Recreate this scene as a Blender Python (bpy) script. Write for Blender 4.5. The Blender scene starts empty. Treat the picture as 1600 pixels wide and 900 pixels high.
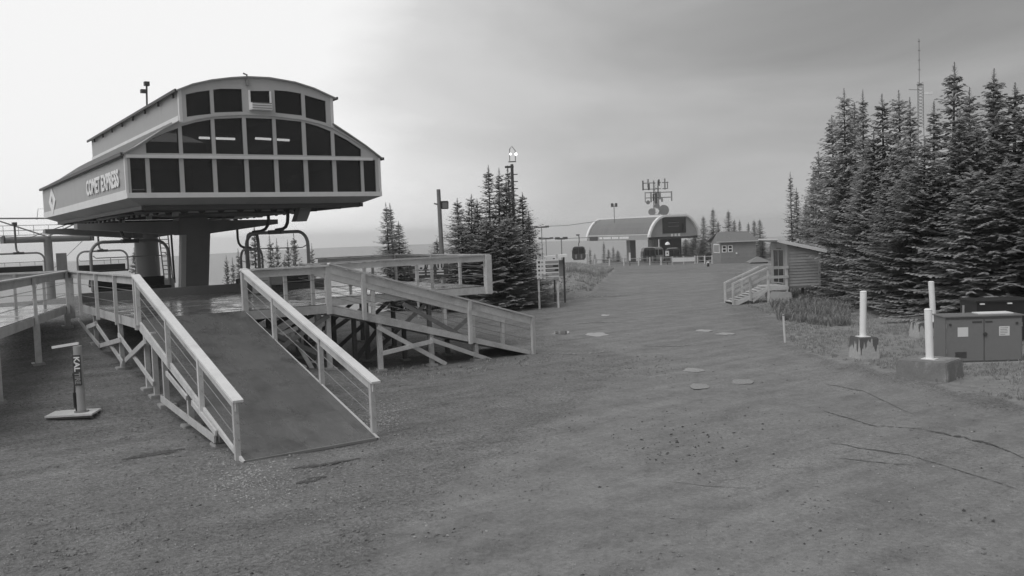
import bpy, bmesh, math, random
import numpy as np
from mathutils import Vector, Matrix, noise
random.seed(7)
SC = bpy.context.scene
COL = SC.collection

# ------------------------------------------------------------------ camera
FPX, PITCH, ROLL, YAW, HC = 1400.0, .0625, .036, .601, 4.09
FW = np.array([math.sin(YAW)*math.cos(PITCH), math.cos(YAW)*math.cos(PITCH), -math.sin(PITCH)])
_r = np.array([math.cos(YAW), -math.sin(YAW), 0.0]); _d = np.cross(FW, _r)
RT = math.cos(ROLL)*_r + math.sin(ROLL)*_d
DN = -math.sin(ROLL)*_r + math.cos(ROLL)*_d
CP = np.array([0, 0, HC])
cam_d = bpy.data.cameras.new('camera'); cam = bpy.data.objects.new('camera', cam_d); COL.objects.link(cam)
cam_d.sensor_width = 36; cam_d.lens = FPX/1600*36; cam_d.clip_start = .1; cam_d.clip_end = 30000
cam.matrix_world = Matrix(((RT[0], -DN[0], -FW[0], 0), (RT[1], -DN[1], -FW[1], 0), (RT[2], -DN[2], -FW[2], HC), (0, 0, 0, 1)))
SC.camera = cam

def _ray(px, py): return FW*FPX + RT*(px-800) + DN*(py-450)
def atz(px, py, z): q = _ray(px, py); return CP + q*((z-HC)/q[2])
def atX(px, py, X): q = _ray(px, py); return CP + q*(X/q[0])
def atY(px, py, Y): q = _ray(px, py); return CP + q*(Y/q[1])
def atD(px, py, D): return CP + _ray(px, py)*(D/FPX)
HF = np.array([math.sin(YAW), math.cos(YAW)]); HR = np.array([math.cos(YAW), -math.sin(YAW)])

# ------------------------------------------------------------------ world, sun, exposure
SC.view_settings.view_transform = 'Standard'; SC.view_settings.look = 'None'
SC.cycles.volume_bounces = 4
SC.view_settings.exposure = 0.0; SC.view_settings.gamma = 1.0
W = bpy.data.worlds.new('World'); SC.world = W; W.use_nodes = True
nt = W.node_tree; nt.nodes.clear()
def N(t, kind, **kw):
    n = t.nodes.new(kind)
    for k, v in kw.items(): setattr(n, k, v)
    return n
def unit(v): v = np.array(v, float); return v/np.linalg.norm(v)
glow = unit(_ray(215, 20)); SUN_EL = .9; SUN_AZ = -1.75
def math_n(t, op, a, b=None, c=None, clamp=False):
    n = N(t, 'ShaderNodeMath', operation=op); n.use_clamp = clamp
    for i, v in enumerate((a, b, c)):
        if v is None: continue
        if isinstance(v, (int, float)): n.inputs[i].default_value = v
        else: t.links.new(v, n.inputs[i])
    return n.outputs[0]
tc = N(nt, 'ShaderNodeTexCoord')
nrm = N(nt, 'ShaderNodeVectorMath', operation='NORMALIZE'); nt.links.new(tc.outputs['Generated'], nrm.inputs[0])
def dotdir(v):
    n = N(nt, 'ShaderNodeVectorMath', operation='DOT_PRODUCT'); nt.links.new(nrm.outputs[0], n.inputs[0]); n.inputs[1].default_value = tuple(v)
    return n.outputs['Value']
mp = N(nt, 'ShaderNodeMapping'); mp.inputs['Scale'].default_value = (1, 1, 3.2); nt.links.new(nrm.outputs[0], mp.inputs[0])
cn = N(nt, 'ShaderNodeTexNoise'); cn.inputs['Scale'].default_value = 2.6; cn.inputs['Detail'].default_value = 7; cn.inputs['Roughness'].default_value = .5
cn.inputs['Distortion'].default_value = .5
nt.links.new(mp.outputs[0], cn.inputs['Vector'])
sky = N(nt, 'ShaderNodeTexSky', sky_type='NISHITA'); sky.sun_disc = False; sky.sun_elevation = SUN_EL; sky.sun_rotation = SUN_AZ
sky.air_density = 1.0; sky.dust_density = 4.0
bw = N(nt, 'ShaderNodeRGBToBW'); nt.links.new(sky.outputs[0], bw.inputs[0])
g1 = math_n(nt, 'POWER', math_n(nt, 'MAXIMUM', dotdir(glow), 0.0), 16.0)
g2 = math_n(nt, 'POWER', math_n(nt, 'MAXIMUM', dotdir(unit(_ray(120, 200))), 0.0), 4.0)
side = dotdir(tuple(RT))
cl = math_n(nt, 'MULTIPLY_ADD', cn.outputs['Fac'], 0.46, -0.23)
en = N(nt, 'ShaderNodeTexNoise'); en.inputs['Scale'].default_value = 4.5; en.inputs['Detail'].default_value = 6; en.inputs['Roughness'].default_value = .55; nt.links.new(mp.outputs[0], en.inputs['Vector'])
edge = math_n(nt, 'ADD', side, math_n(nt, 'MULTIPLY_ADD', en.outputs['Fac'], .30, -.15))
edge = math_n(nt, 'MULTIPLY', math_n(nt, 'SUBTRACT', edge, -.25), 7.0, clamp=True)
edge = math_n(nt, 'MULTIPLY', edge, edge)
cl = math_n(nt, 'MULTIPLY_ADD', edge, -0.12, math_n(nt, 'ADD', cl, .04))
base = math_n(nt, 'MULTIPLY_ADD', bw.outputs[0], 0.006, 0.405)
v = math_n(nt, 'ADD', base, math_n(nt, 'MULTIPLY', g1, 0.46))
v = math_n(nt, 'ADD', v, math_n(nt, 'MULTIPLY', g2, 0.15))
v = math_n(nt, 'MULTIPLY_ADD', side, -0.05, v)
sepw = N(nt, 'ShaderNodeSeparateXYZ'); nt.links.new(nrm.outputs[0], sepw.inputs[0])
low = math_n(nt, 'POWER', math_n(nt, 'SUBTRACT', 1.0, math_n(nt, 'ABSOLUTE', sepw.outputs[2])), 7.0)
v = math_n(nt, 'MULTIPLY_ADD', low, 0.11, v)
v = math_n(nt, 'ADD', v, cl)
v = math_n(nt, 'MAXIMUM', v, 0.2)
v = math_n(nt, 'MINIMUM', v, 0.93)
cmb = N(nt, 'ShaderNodeCombineColor')
for i in range(3): nt.links.new(v, cmb.inputs[i])
bg = N(nt, 'ShaderNodeBackground'); bg.inputs['Strength'].default_value = 1.0
nt.links.new(cmb.outputs[0], bg.inputs['Color'])
wo = N(nt, 'ShaderNodeOutputWorld'); nt.links.new(bg.outputs[0], wo.inputs['Surface'])
sd = bpy.data.lights.new('sun', 'SUN'); so = bpy.data.objects.new('sun', sd); COL.objects.link(so)
sd.energy = 1.5; sd.angle = math.radians(45); sd.color = (1, 1, 1)
sdir = Vector((math.sin(-1.75)*math.cos(.9), math.cos(-1.75)*math.cos(.9), math.sin(.9)))
so.rotation_euler = sdir.to_track_quat('Z', 'Y').to_euler(); so.location = (0, 0, 60)

# ------------------------------------------------------------------ materials (everything grey: a monochrome place)
MATS = {}
def mk(name, val, rough=.7, var=.15, scale=3.0, bump=.0, bscale=40., metal=0., spec=.5, stretch=(1, 1, 1), rnd=.0, emit=None, fine=.0, rough2=None, dirt=0., tr=0.):
    if name in MATS: return MATS[name]
    m = bpy.data.materials.new(name); m.use_nodes = True; t = m.node_tree; p = t.nodes['Principled BSDF']
    MATS[name] = m
    tx = N(t, 'ShaderNodeTexCoord'); mpp = N(t, 'ShaderNodeMapping'); mpp.inputs['Scale'].default_value = stretch
    t.links.new(tx.outputs['Object'], mpp.inputs[0])
    n1 = N(t, 'ShaderNodeTexNoise'); n1.inputs['Scale'].default_value = scale; n1.inputs['Detail'].default_value = 6; n1.inputs['Roughness'].default_value = .6
    t.links.new(mpp.outputs[0], n1.inputs['Vector'])
    f = math_n(t, 'MULTIPLY_ADD', n1.outputs['Fac'], 2*var*val, val*(1-var))
    if fine:
        n3 = N(t, 'ShaderNodeTexNoise'); n3.inputs['Scale'].default_value = scale*9; n3.inputs['Detail'].default_value = 4
        t.links.new(mpp.outputs[0], n3.inputs['Vector'])
        f = math_n(t, 'MULTIPLY', f, math_n(t, 'MULTIPLY_ADD', n3.outputs['Fac'], 2*fine, 1-fine))
    if dirt:
        n4 = N(t, 'ShaderNodeTexNoise'); n4.inputs['Scale'].default_value = 1.3; n4.inputs['Detail'].default_value = 8; n4.inputs['Roughness'].default_value = .7
        t.links.new(tx.outputs['Object'], n4.inputs['Vector'])
        k = math_n(t, 'MULTIPLY', math_n(t, 'SUBTRACT', n4.outputs['Fac'], .5), 6., clamp=True)
        f = math_n(t, 'MULTIPLY', f, math_n(t, 'MULTIPLY_ADD', k, -dirt, 1.0))
    if rnd:
        oi = N(t, 'ShaderNodeObjectInfo')
        f = math_n(t, 'MULTIPLY', f, math_n(t, 'MULTIPLY_ADD', oi.outputs['Random'], 2*rnd, 1-rnd))
    cc = N(t, 'ShaderNodeCombineColor')
    for i in range(3): t.links.new(f, cc.inputs[i])
    t.links.new(cc.outputs[0], p.inputs['Base Color'])
    p.inputs['Roughness'].default_value = rough; p.inputs['Metallic'].default_value = metal; p.inputs['Specular IOR Level'].default_value = spec
    if rough2 is not None:
        t.links.new(math_n(t, 'MULTIPLY_ADD', math_n(t, 'MULTIPLY', math_n(t, 'SUBTRACT', n1.outputs['Fac'], .42), 6., clamp=True), rough2-rough, rough), p.inputs['Roughness'])
    if bump:
        n2 = N(t, 'ShaderNodeTexNoise'); n2.inputs['Scale'].default_value = bscale; n2.inputs['Detail'].default_value = 3
        t.links.new(mpp.outputs[0], n2.inputs['Vector'])
        b = N(t, 'ShaderNodeBump'); b.inputs['Strength'].default_value = bump; b.inputs['Distance'].default_value = .02
        t.links.new(n2.outputs['Fac'], b.inputs['Height']); t.links.new(b.outputs[0], p.inputs['Normal'])
    if emit:
        p.inputs['Emission Color'].default_value = (1, 1, 1, 1); p.inputs['Emission Strength'].default_value = emit
    if tr: p.inputs['Transmission Weight'].default_value = tr
    return m
wood = mk('weathered_wood', .54, .75, .22, 2.2, .35, 30, rnd=.14, fine=.16, dirt=.22)
woodcap = mk('pale_rail_cap', .78, .55, .14, 2.5, .3, 40, rnd=.05, fine=.12, dirt=.12)
wooddark = mk('dark_wood', .17, .7, .3, 2., .3, 30, rnd=.2, fine=.2)  # darker wood tone for under-deck framing, curb beam and pole
deckw = mk('wet_deck_board', .15, .06, .3, 1.2, .25, 9, rnd=.2, fine=.15, rough2=.32, spec=.9)
ply = mk('wet_ramp_plywood', .115, .4, .35, 1.1, .3, 60, rnd=.10, fine=.3, rough2=.22, dirt=.5, spec=.7, stretch=(1.6, .6, 1))
paintgrey = mk('grey_station_paint', .50, .45, .06, 1.0, rnd=.0, dirt=.06, stretch=(3, 3, .4))
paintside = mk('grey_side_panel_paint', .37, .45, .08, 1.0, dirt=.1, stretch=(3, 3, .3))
paintlite = mk('pale_station_trim', .72, .4, .06, 1.5, dirt=.08)
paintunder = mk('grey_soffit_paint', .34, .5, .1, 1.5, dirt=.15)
rooft = mk('grey_metal_roof', .28, .38, .12, 1.0, rnd=.1, metal=.2, dirt=.15)
darksteel = mk('dark_steel', .06, .5, .2, 2.0, rnd=.1)
midsteel = mk('galvanised_steel', .26, .45, .15, 2.0, rnd=.08, metal=.3, dirt=.15)
pillarm = mk('dark_grey_pillar_paint', .2, .45, .12, 1.0, dirt=.1, stretch=(2, 2, .4))
pillarl = mk('rear_pillar_paint', .24, .4, .12, 1.0, dirt=.1)
whitem = mk('white_paint', .86, .45, .05, 3.0, dirt=.05)
letter = mk('white_lettering', .85, .5, .02, 3.0)
rubber = mk('black_padding', .02, .5, .2, 5.0)
concrete = mk('concrete', .38, .85, .2, 4.0, .4, 60, fine=.2, dirt=.25)
cabm = mk('cabinet_grey_green_paint', .2, .45, .12, 1.2, dirt=.12, fine=.06)
siding = mk('painted_siding', .33, .65, .1, 2.0, .1, 30, rnd=.1, dirt=.12, stretch=(1, 1, 5))
sidingdk = mk('hut_siding', .26, .7, .1, 2.0, rnd=.06, dirt=.1)
shingle = mk('dark_shingle', .19, .8, .2, 3.0, .3, 30)
metalside = mk('gondola_roof_metal', .20, .4, .1, .8, rnd=.05)
bark = mk('fir_bark', .14, .9, .3, 6.0, .5, 30)
signm = mk('sign_plate', .72, .4, .06, 6.0)
signdk = mk('sign_print', .04, .4, .1, 6.0)
signgr = mk('sign_grey_print', .3, .4, .1, 6.0)
lampm = mk('lit_tube', 1., .5, .0, 1., emit=9.0)
lampfar = mk('lit_floodlight', 1., .5, .0, 1., emit=1.6)
stonem = mk('gravel_stone', .2, .6, .75, 7.0, .2, 60, fine=.3)
stonel = mk('pale_gravel_stone', .38, .6, .2, 9.0)
stoned = mk('dark_wet_stone', .05, .4, .2, 9.0)

def foliage(name, val, tip):
    m = bpy.data.materials.new(name); m.use_nodes = True; t = m.node_tree; p = t.nodes['Principled BSDF']; MATS[name] = m
    at = N(t, 'ShaderNodeAttribute', attribute_name='tone'); oi = N(t, 'ShaderNodeObjectInfo')
    tx = N(t, 'ShaderNodeTexCoord'); n = N(t, 'ShaderNodeTexNoise'); n.inputs['Scale'].default_value = 1.4; n.inputs['Detail'].default_value = 3
    t.links.new(tx.outputs['Object'], n.inputs['Vector'])
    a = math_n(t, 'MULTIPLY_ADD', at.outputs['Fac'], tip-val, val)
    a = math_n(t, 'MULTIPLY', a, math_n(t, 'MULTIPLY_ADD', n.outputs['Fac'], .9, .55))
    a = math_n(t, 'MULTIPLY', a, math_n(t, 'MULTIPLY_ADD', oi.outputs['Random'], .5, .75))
    cc = N(t, 'ShaderNodeCombineColor')
    for i in range(3): t.links.new(a, cc.inputs[i])
    t.links.new(cc.outputs[0], p.inputs['Base Color']); p.inputs['Roughness'].default_value = .65; p.inputs['Specular IOR Level'].default_value = .25
    tl = N(t, 'ShaderNodeBsdfTranslucent'); t.links.new(cc.outputs[0], tl.inputs[0]); mx = N(t, 'ShaderNodeMixShader'); mx.inputs[0].default_value = .5
    t.links.new(p.outputs[0], mx.inputs[1]); t.links.new(tl.outputs[0], mx.inputs[2]); t.links.new(mx.outputs[0], t.nodes['Material Output'].inputs[0])
    return m
needle = foliage('fir_needles', .30, .50)
grassm = foliage('dry_grass', .28, .52)
shrubm = foliage('shrub_leaves', .24, .46)

def glassmat():
    m = bpy.data.materials.new('tinted_window_glass'); m.use_nodes = True; t = m.node_tree; t.nodes.clear()
    o = N(t, 'ShaderNodeOutputMaterial'); mx = N(t, 'ShaderNodeMixShader'); tr = N(t, 'ShaderNodeBsdfTransparent'); gl = N(t, 'ShaderNodeBsdfGlossy')
    tx = N(t, 'ShaderNodeTexCoord'); n = N(t, 'ShaderNodeTexNoise'); n.inputs['Scale'].default_value = .8; n.inputs['Detail'].default_value = 4
    t.links.new(tx.outputs['Object'], n.inputs['Vector'])
    tr.inputs[0].default_value = (.45, .45, .45, 1); gl.inputs[0].default_value = (.7, .7, .7, 1); gl.inputs['Roughness'].default_value = .05
    df = N(t, 'ShaderNodeBsdfDiffuse'); k = math_n(t, 'MULTIPLY_ADD', n.outputs['Fac'], .06, .0)
    cc = N(t, 'ShaderNodeCombineColor')
    for i in range(3): t.links.new(k, cc.inputs[i])
    t.links.new(cc.outputs[0], df.inputs[0])
    m2 = N(t, 'ShaderNodeMixShader'); m2.inputs[0].default_value = .5
    t.links.new(tr.outputs[0], m2.inputs[1]); t.links.new(df.outputs[0], m2.inputs[2])
    fr = N(t, 'ShaderNodeFresnel'); fr.inputs[0].default_value = 1.45
    t.links.new(fr.outputs[0], mx.inputs[0]); t.links.new(m2.outputs[0], mx.inputs[1]); t.links.new(gl.outputs[0], mx.inputs[2])
    t.links.new(mx.outputs[0], o.inputs['Surface'])
    return m
glass = glassmat()
blackglass = mk('black_glass', .012, .08, .3, 1.0, spec=.6)

# ------------------------------------------------------------------ helpers
def tag(o, label=None, cat=None, group=None, kind=None):
    if label: o['label'] = label
    if cat: o['category'] = cat
    if group: o['group'] = group
    if kind: o['kind'] = kind
    return o
def empty(name, loc=(0, 0, 0), rz=0.):
    o = bpy.data.objects.new(name, None); COL.objects.link(o); o.location = tuple(float(a) for a in loc); o.rotation_euler = (0, 0, rz); o.empty_display_size = .2
    return o
class MB:
    def __init__(s): s.v = []; s.f = []
    def add(s, vs, fs):
        b = len(s.v); s.v += [tuple(float(c) for c in p) for p in vs]; s.f += [tuple(b+i for i in f) for f in fs]; return s
    def box(s, lo, hi):
        x0, y0, z0 = lo; x1, y1, z1 = hi
        return s.add([(x0,y0,z0),(x1,y0,z0),(x1,y1,z0),(x0,y1,z0),(x0,y0,z1),(x1,y0,z1),(x1,y1,z1),(x0,y1,z1)],
                     [(0,3,2,1),(4,5,6,7),(0,1,5,4),(1,2,6,5),(2,3,7,6),(3,0,4,7)])
    def beam(s, a, b, w, h, up=(0, 0, 1)):
        a = Vector(a); b = Vector(b); d = (b-a).normalized(); u = Vector(up)
        sx = d.cross(u)
        if sx.length < 1e-4: sx = d.cross(Vector((0, 1, 0)))
        sx.normalize(); u = sx.cross(d).normalized()
        vs = []
        for q in (a, b):
            for i, j in ((-1, -1), (1, -1), (1, 1), (-1, 1)): vs.append(q + sx*(i*w/2) + u*(j*h/2))
        return s.add(vs, [(0,1,2,3),(7,6,5,4),(0,4,5,1),(1,5,6,2),(2,6,7,3),(3,7,4,0)])
    def tube(s, pts, r, n=8, cap=True):
        pts = [Vector(p) for p in pts]; rs = r if isinstance(r, (list, tuple)) else [r]*len(pts)
        b = len(s.v); up = None
        for i, p in enumerate(pts):
            d = (pts[min(i+1, len(pts)-1)]-pts[max(i-1, 0)]).normalized()
            if up is None: up = Vector((0, 0, 1)) if abs(d.z) < .9 else Vector((1, 0, 0))
            sx = d.cross(up).normalized(); up = sx.cross(d).normalized()
            for k in range(n):
                a = 2*math.pi*k/n; q = p + sx*(math.cos(a)*rs[i]) + up*(math.sin(a)*rs[i]); s.v.append(tuple(q))
        for i in range(len(pts)-1):
            for k in range(n):
                k2 = (k+1) % n; s.f.append((b+i*n+k, b+i*n+k2, b+(i+1)*n+k2, b+(i+1)*n+k))
        if cap:
            s.f.append(tuple(b+k for k in range(n))[::-1]); e = b+(len(pts)-1)*n; s.f.append(tuple(e+k for k in range(n)))
        return s
    def prism(s, poly, d):      # poly: 3-D points, extruded along d
        n = len(poly); vs = [Vector(p) for p in poly]; d = Vector(d)
        return s.add(vs + [p+d for p in vs], [tuple(range(n))[::-1], tuple(range(n, 2*n))] + [(i, (i+1) % n, n+(i+1) % n, n+i) for i in range(n)])
    def mesh(s, name, mat):
        m = bpy.data.meshes.new(name); m.from_pydata(s.v, [], s.f)
        bm = bmesh.new(); bm.from_mesh(m); bmesh.ops.recalc_face_normals(bm, faces=bm.faces); bm.to_mesh(m); bm.free()
        m.materials.append(mat); return m
    def build(s, name, mat, parent=None, smooth=False, bevel=0.):
        m = s.mesh(name, mat)
        if bevel:
            bm = bmesh.new(); bm.from_mesh(m)
            bmesh.ops.bevel(bm, geom=[e for e in bm.edges], offset=bevel, segments=2, affect='EDGES', clamp_overlap=True)
            bm.to_mesh(m); bm.free()
        if smooth:
            for p in m.polygons: p.use_smooth = True
            try: m.set_sharp_from_angle(angle=math.radians(40))
            except Exception: pass
        o = bpy.data.objects.new(name, m); COL.objects.link(o)
        if parent: o.parent = parent
        return o
def part(name, mat, parent, fn, **kw):
    b = MB(); fn(b); return b.build(name, mat, parent, **kw)
def bx(name, mat, parent, lo, hi, **kw): return MB().box(lo, hi).build(name, mat, parent, **kw)
def bm_(name, mat, parent, a, b, w, h, up=(0, 0, 1), **kw): return MB().beam(a, b, w, h, up).build(name, mat, parent, **kw)
def tb(name, mat, parent, pts, r, n=8, **kw): return MB().tube(pts, r, n).build(name, mat, parent, smooth=True, **kw)
def copy_tree(o, parent=None):
    c = o.copy(); COL.objects.link(c); c.parent = parent
    for ch in list(o.children): copy_tree(ch, c)
    return c
def text_obj(name, txt, mat, parent, origin, xdir, ydir, width, height, depth=.02):
    cu = bpy.data.curves.new('t', 'FONT'); cu.body = txt; cu.extrude = .01; cu.resolution_u = 3; cu.offset = .03
    to = bpy.data.objects.new('t', cu); COL.objects.link(to)
    dg = bpy.context.evaluated_depsgraph_get(); me = bpy.data.meshes.new_from_object(to.evaluated_get(dg))
    bpy.data.objects.remove(to)
    co = np.array([v.co[:] for v in me.vertices]); lo = co.min(0); hi = co.max(0)
    X = np.array(unit(xdir)); Y = np.array(unit(ydir)); Z = np.cross(X, Y); O = np.array(origin, float)
    for v in me.vertices:
        a = (v.co.x-lo[0])/(hi[0]-lo[0])*width; b = (v.co.y-lo[1])/(hi[1]-lo[1])*height; c = (v.co.z-lo[2])/(hi[2]-lo[2])*depth
        v.co = Vector(O + X*a + Y*b + Z*c)
    me.materials.clear(); me.materials.append(mat)
    o = bpy.data.objects.new(name, me); COL.objects.link(o); o.parent = parent; return o

# ------------------------------------------------------------------ terrain
def sm(a, b, x): t = np.clip((x-a)/(b-a), 0, 1); return t*t*(3-2*t)
_ep = np.array([-3000, 0, 200, 500, 640, 780, 835, 850, 880, 1000, 1400, 2200, 4000]); _ev = np.array([37, 38, 43.5, 46, 50, 56, 60, 95, 150, 172, 185, 190, 200.])
def ground_z(X, Y):
    X = np.asarray(X, float); Y = np.asarray(Y, float)
    u = X*HR[0]+Y*HR[1]; v = X*HF[0]+Y*HF[1]
    vv = np.maximum(v, 1.0); px = 800+FPX*u/vv; dist = np.hypot(u, v)
    z = np.interp(Y, [15, 20.5, 22.1, 23.4, 27, 30.5, 34.5, 37], [0, .03, .14, .36, .62, .92, 1.75, 1.85]) * (1-sm(8.5, 12.8, X-np.maximum(0, Y-36)*.15))
    z = z*(.75+.25*sm(0, 4, X))
    z = z - np.interp(dist, [0, 60, 100, 150, 200], [0, 0, -.0, 1.5, 2.0])*sm(790, 850, px) - .55*sm(60, 105, dist)*sm(790, 850, px)
    z = z + .9*np.exp(-(((px-890)/45)**2))*sm(48, 62, v)*(1-sm(85, 120, v))
    e = np.interp(px, _ep, _ev); s = np.where(v > 0, v-e, -1)
    s = np.maximum(s, dist-210)
    s = np.maximum(s, -v-60)
    drop = np.where(s > 0, .5*s*s/(s+6), 0)
    z = z - np.minimum(drop, 420)
    return z
def terrain():
    a = np.concatenate([-np.geomspace(2700, 75, 36), np.arange(-74, -14, 2.), np.arange(-14, 44, .5), np.arange(44, 90, 1.5), np.geomspace(91, 2700, 38)])
    b = np.concatenate([-np.geomspace(1800, 12, 20), np.arange(-10, 4, 1.), np.arange(4, 46, .45), np.arange(46, 215, 2.0), np.geomspace(217, 2900, 50)])
    U, V = np.meshgrid(a, b)
    X = U*HR[0]+V*HF[0]; Y = U*HR[1]+V*HF[1]
    Z = ground_z(X, Y)
    n = len(a); co = np.stack([X.ravel(), Y.ravel(), Z.ravel()], 1)
    for i in range(len(co)):
        x, y, z = co[i]; d = math.hypot(x, y)
        if d < 90: co[i, 2] += .035*noise.noise((x*.5, y*.5, 0)) + .02*noise.noise((x*1.7, y*1.7, 3))
        if d > 600:
            k = min(1, (d-600)/1500); h = noise.fractal((x/2600+3.1, y/2600+1.7, 0), 1.0, 2.0, 6)
            co[i, 2] = min(-.0125*d*(1+.7*noise.noise((x/1500, y/1500, 9))), z + k*(420+260*h))
    idx = np.arange(len(co)).reshape(len(b), n)
    q = np.stack([idx[:-1, :-1], idx[:-1, 1:], idx[1:, 1:], idx[1:, :-1]], -1).reshape(-1, 4)
    me = bpy.data.meshes.new('ground'); me.from_pydata([tuple(c) for c in co], [], [tuple(int(k) for k in r) for r in q])
    for p in me.polygons: p.use_smooth = True
    # surface kind: R = grass cover, G = loose gravel, B = smooth damp track
    PXV = np.maximum(V.ravel(), 1.); UU = U.ravel(); VV = V.ravel()
    def inpoly(poly):
        w = [atz(p[0], p[1], 0)[:2] for p in poly]; x = co[:, 0]; y = co[:, 1]; r = np.zeros(len(co), bool); j = len(w)-1
        for i in range(len(w)):
            xi, yi = w[i]; xj, yj = w[j]
            c = ((yi > y) != (yj > y)) & (x < (xj-xi)*(y-yi)/(yj-yi+1e-9)+xi); r ^= c; j = i
        return r.astype(float)
    px = 800+FPX*UU/PXV; 
    gr = inpoly([(1150, 425), (1160, 470), (1220, 500), (1240, 545), (1300, 562), (1400, 583), (1500, 610), (1610, 635), (2600, 800), (2600, 380), (1500, 375), (1200, 395)])
    gr = np.maximum(gr, inpoly([(600, 430), (700, 490), (840, 478), (930, 463), (945, 440), (960, 418), (960, 405), (600, 405)]))
    gr = np.maximum(gr, np.clip((np.hypot(co[:, 0], co[:, 1])-205)/20, 0, 1))
    track = inpoly([(930, 425), (880, 470), (850, 520), (1000, 560), (900, 640), (700, 760), (560, 900), (400, 1300), (2000, 1300), (2400, 880), (1500, 625), (1250, 560), (1150, 500), (1110, 420)])
    grv = 1-track*.75
    ca = me.color_attributes.new('cover', 'FLOAT_COLOR', 'POINT')
    dat = np.stack([gr, grv, track, np.ones(len(gr))], 1).astype(np.float32); ca.data.foreach_set('color', dat.ravel())
    o = bpy.data.objects.new('ground', me); COL.objects.link(o); tag(o, kind='structure')
    m = bpy.data.materials.new('packed_dirt_and_gravel'); m.use_nodes = True; t = m.node_tree; p = t.nodes['Principled BSDF']; me.materials.append(m)
    tx = N(t, 'ShaderNodeTexCoord'); at = N(t, 'ShaderNodeVertexColor', layer_name='cover'); sp = N(t, 'ShaderNodeSeparateColor'); t.links.new(at.outputs[0], sp.inputs[0])
    def ns(sc, det=4, ro=.55, stretch=None):
        n_ = N(t, 'ShaderNodeTexNoise'); n_.inputs['Scale'].default_value = sc; n_.inputs['Detail'].default_value = det; n_.inputs['Roughness'].default_value = ro
        if stretch:
            mm = N(t, 'ShaderNodeMapping'); mm.inputs['Scale'].default_value = stretch[:3]; mm.inputs['Rotation'].default_value = (0, 0, stretch[3]); t.links.new(tx.outputs['Object'], mm.inputs[0]); t.links.new(mm.outputs[0], n_.inputs['Vector'])
        else: t.links.new(tx.outputs['Object'], n_.inputs['Vector'])
        return n_.outputs['Fac']
    big = ns(.16, 5); med = ns(1.1, 8, .7); mid = ns(4.2, 6, .75); fin = ns(14, 6, .7); vfin = ns(60, 3, .7); streak = ns(1.0, 5, .6, (.22, 1.6, 1, -.9))
    def ramp(x, a_, b_): return math_n(t, 'MULTIPLY', math_n(t, 'SUBTRACT', x, a_), 1/(b_-a_), clamp=True)
    f = math_n(t, 'MULTIPLY_ADD', big, .11, .150)
    f = math_n(t, 'ADD', f, math_n(t, 'MULTIPLY', math_n(t, 'SUBTRACT', med, .5), .26))
    f = math_n(t, 'ADD', f, math_n(t, 'MULTIPLY', math_n(t, 'SUBTRACT', mid, .5), .17))
    f = math_n(t, 'ADD', f, math_n(t, 'MULTIPLY', math_n(t, 'SUBTRACT', streak, .5), .2))
    gk = ramp(math_n(t, 'ADD', sp.outputs[1], math_n(t, 'MULTIPLY', math_n(t, 'SUBTRACT', math_n(t, 'ADD', med, big), 1.), 2.6)), .1, 1.1)
    g = math_n(t, 'MULTIPLY', math_n(t, 'SUBTRACT', fin, .5), math_n(t, 'MULTIPLY_ADD', gk, .36, .22))
    f = math_n(t, 'ADD', f, g)
    f = math_n(t, 'ADD', f, math_n(t, 'MULTIPLY', math_n(t, 'SUBTRACT', vfin, .5), math_n(t, 'MULTIPLY_ADD', gk, .36, .22)))
    f = math_n(t, 'ADD', f, math_n(t, 'MULTIPLY_ADD', gk, -.03, .02))
    # grass ground: paler, mottled
    gedge = ramp(math_n(t, 'ADD', sp.outputs[0], math_n(t, 'MULTIPLY', math_n(t, 'SUBTRACT', med, .5), 1.4)), .35, .75)
    gcol = math_n(t, 'ADD', math_n(t, 'MULTIPLY', ns(3., 6, .7), .36), .09)
    mixv = math_n(t, 'ADD', math_n(t, 'MULTIPLY', f, math_n(t, 'SUBTRACT', 1., gedge)), math_n(t, 'MULTIPLY', gcol, gedge))
    mixv = math_n(t, 'MAXIMUM', mixv, .03)
    cc = N(t, 'ShaderNodeCombineColor')
    for i in range(3): t.links.new(mixv, cc.inputs[i])
    t.links.new(cc.outputs[0], p.inputs['Base Color'])
    p.inputs['Specular IOR Level'].default_value = .35
    t.links.new(math_n(t, 'MULTIPLY_ADD', ramp(big, .35, .65), .25, .6), p.inputs['Roughness'])
    bh = math_n(t, 'ADD', math_n(t, 'MULTIPLY', fin, .6), math_n(t, 'MULTIPLY', vfin, .35))
    b = N(t, 'ShaderNodeBump'); b.inputs['Distance'].default_value = .05
    t.links.new(math_n(t, 'MULTIPLY_ADD', sp.outputs[1], .6, .3), b.inputs['Strength']); t.links.new(bh, b.inputs['Height']); t.links.new(b.outputs[0], p.inputs['Normal'])
    return o
ground = terrain()
def gz(x, y): return float(ground_z(x, y)) + (.035*noise.noise((x*.5, y*.5, 0)) + .02*noise.noise((x*1.7, y*1.7, 3)) if math.hypot(x, y) < 90 else 0)
def gp(px, py, z=0.):
    q = _ray(px, py)/FPX; t = 5.0
    while t < 260:
        p = CP+q*t
        if p[2] < gz(p[0], p[1]): break
        t += .1
    for k in range(12):
        p = CP+q*(t-.1+.1*k/12)
        if p[2] < gz(p[0], p[1]): break
    return p

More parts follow.
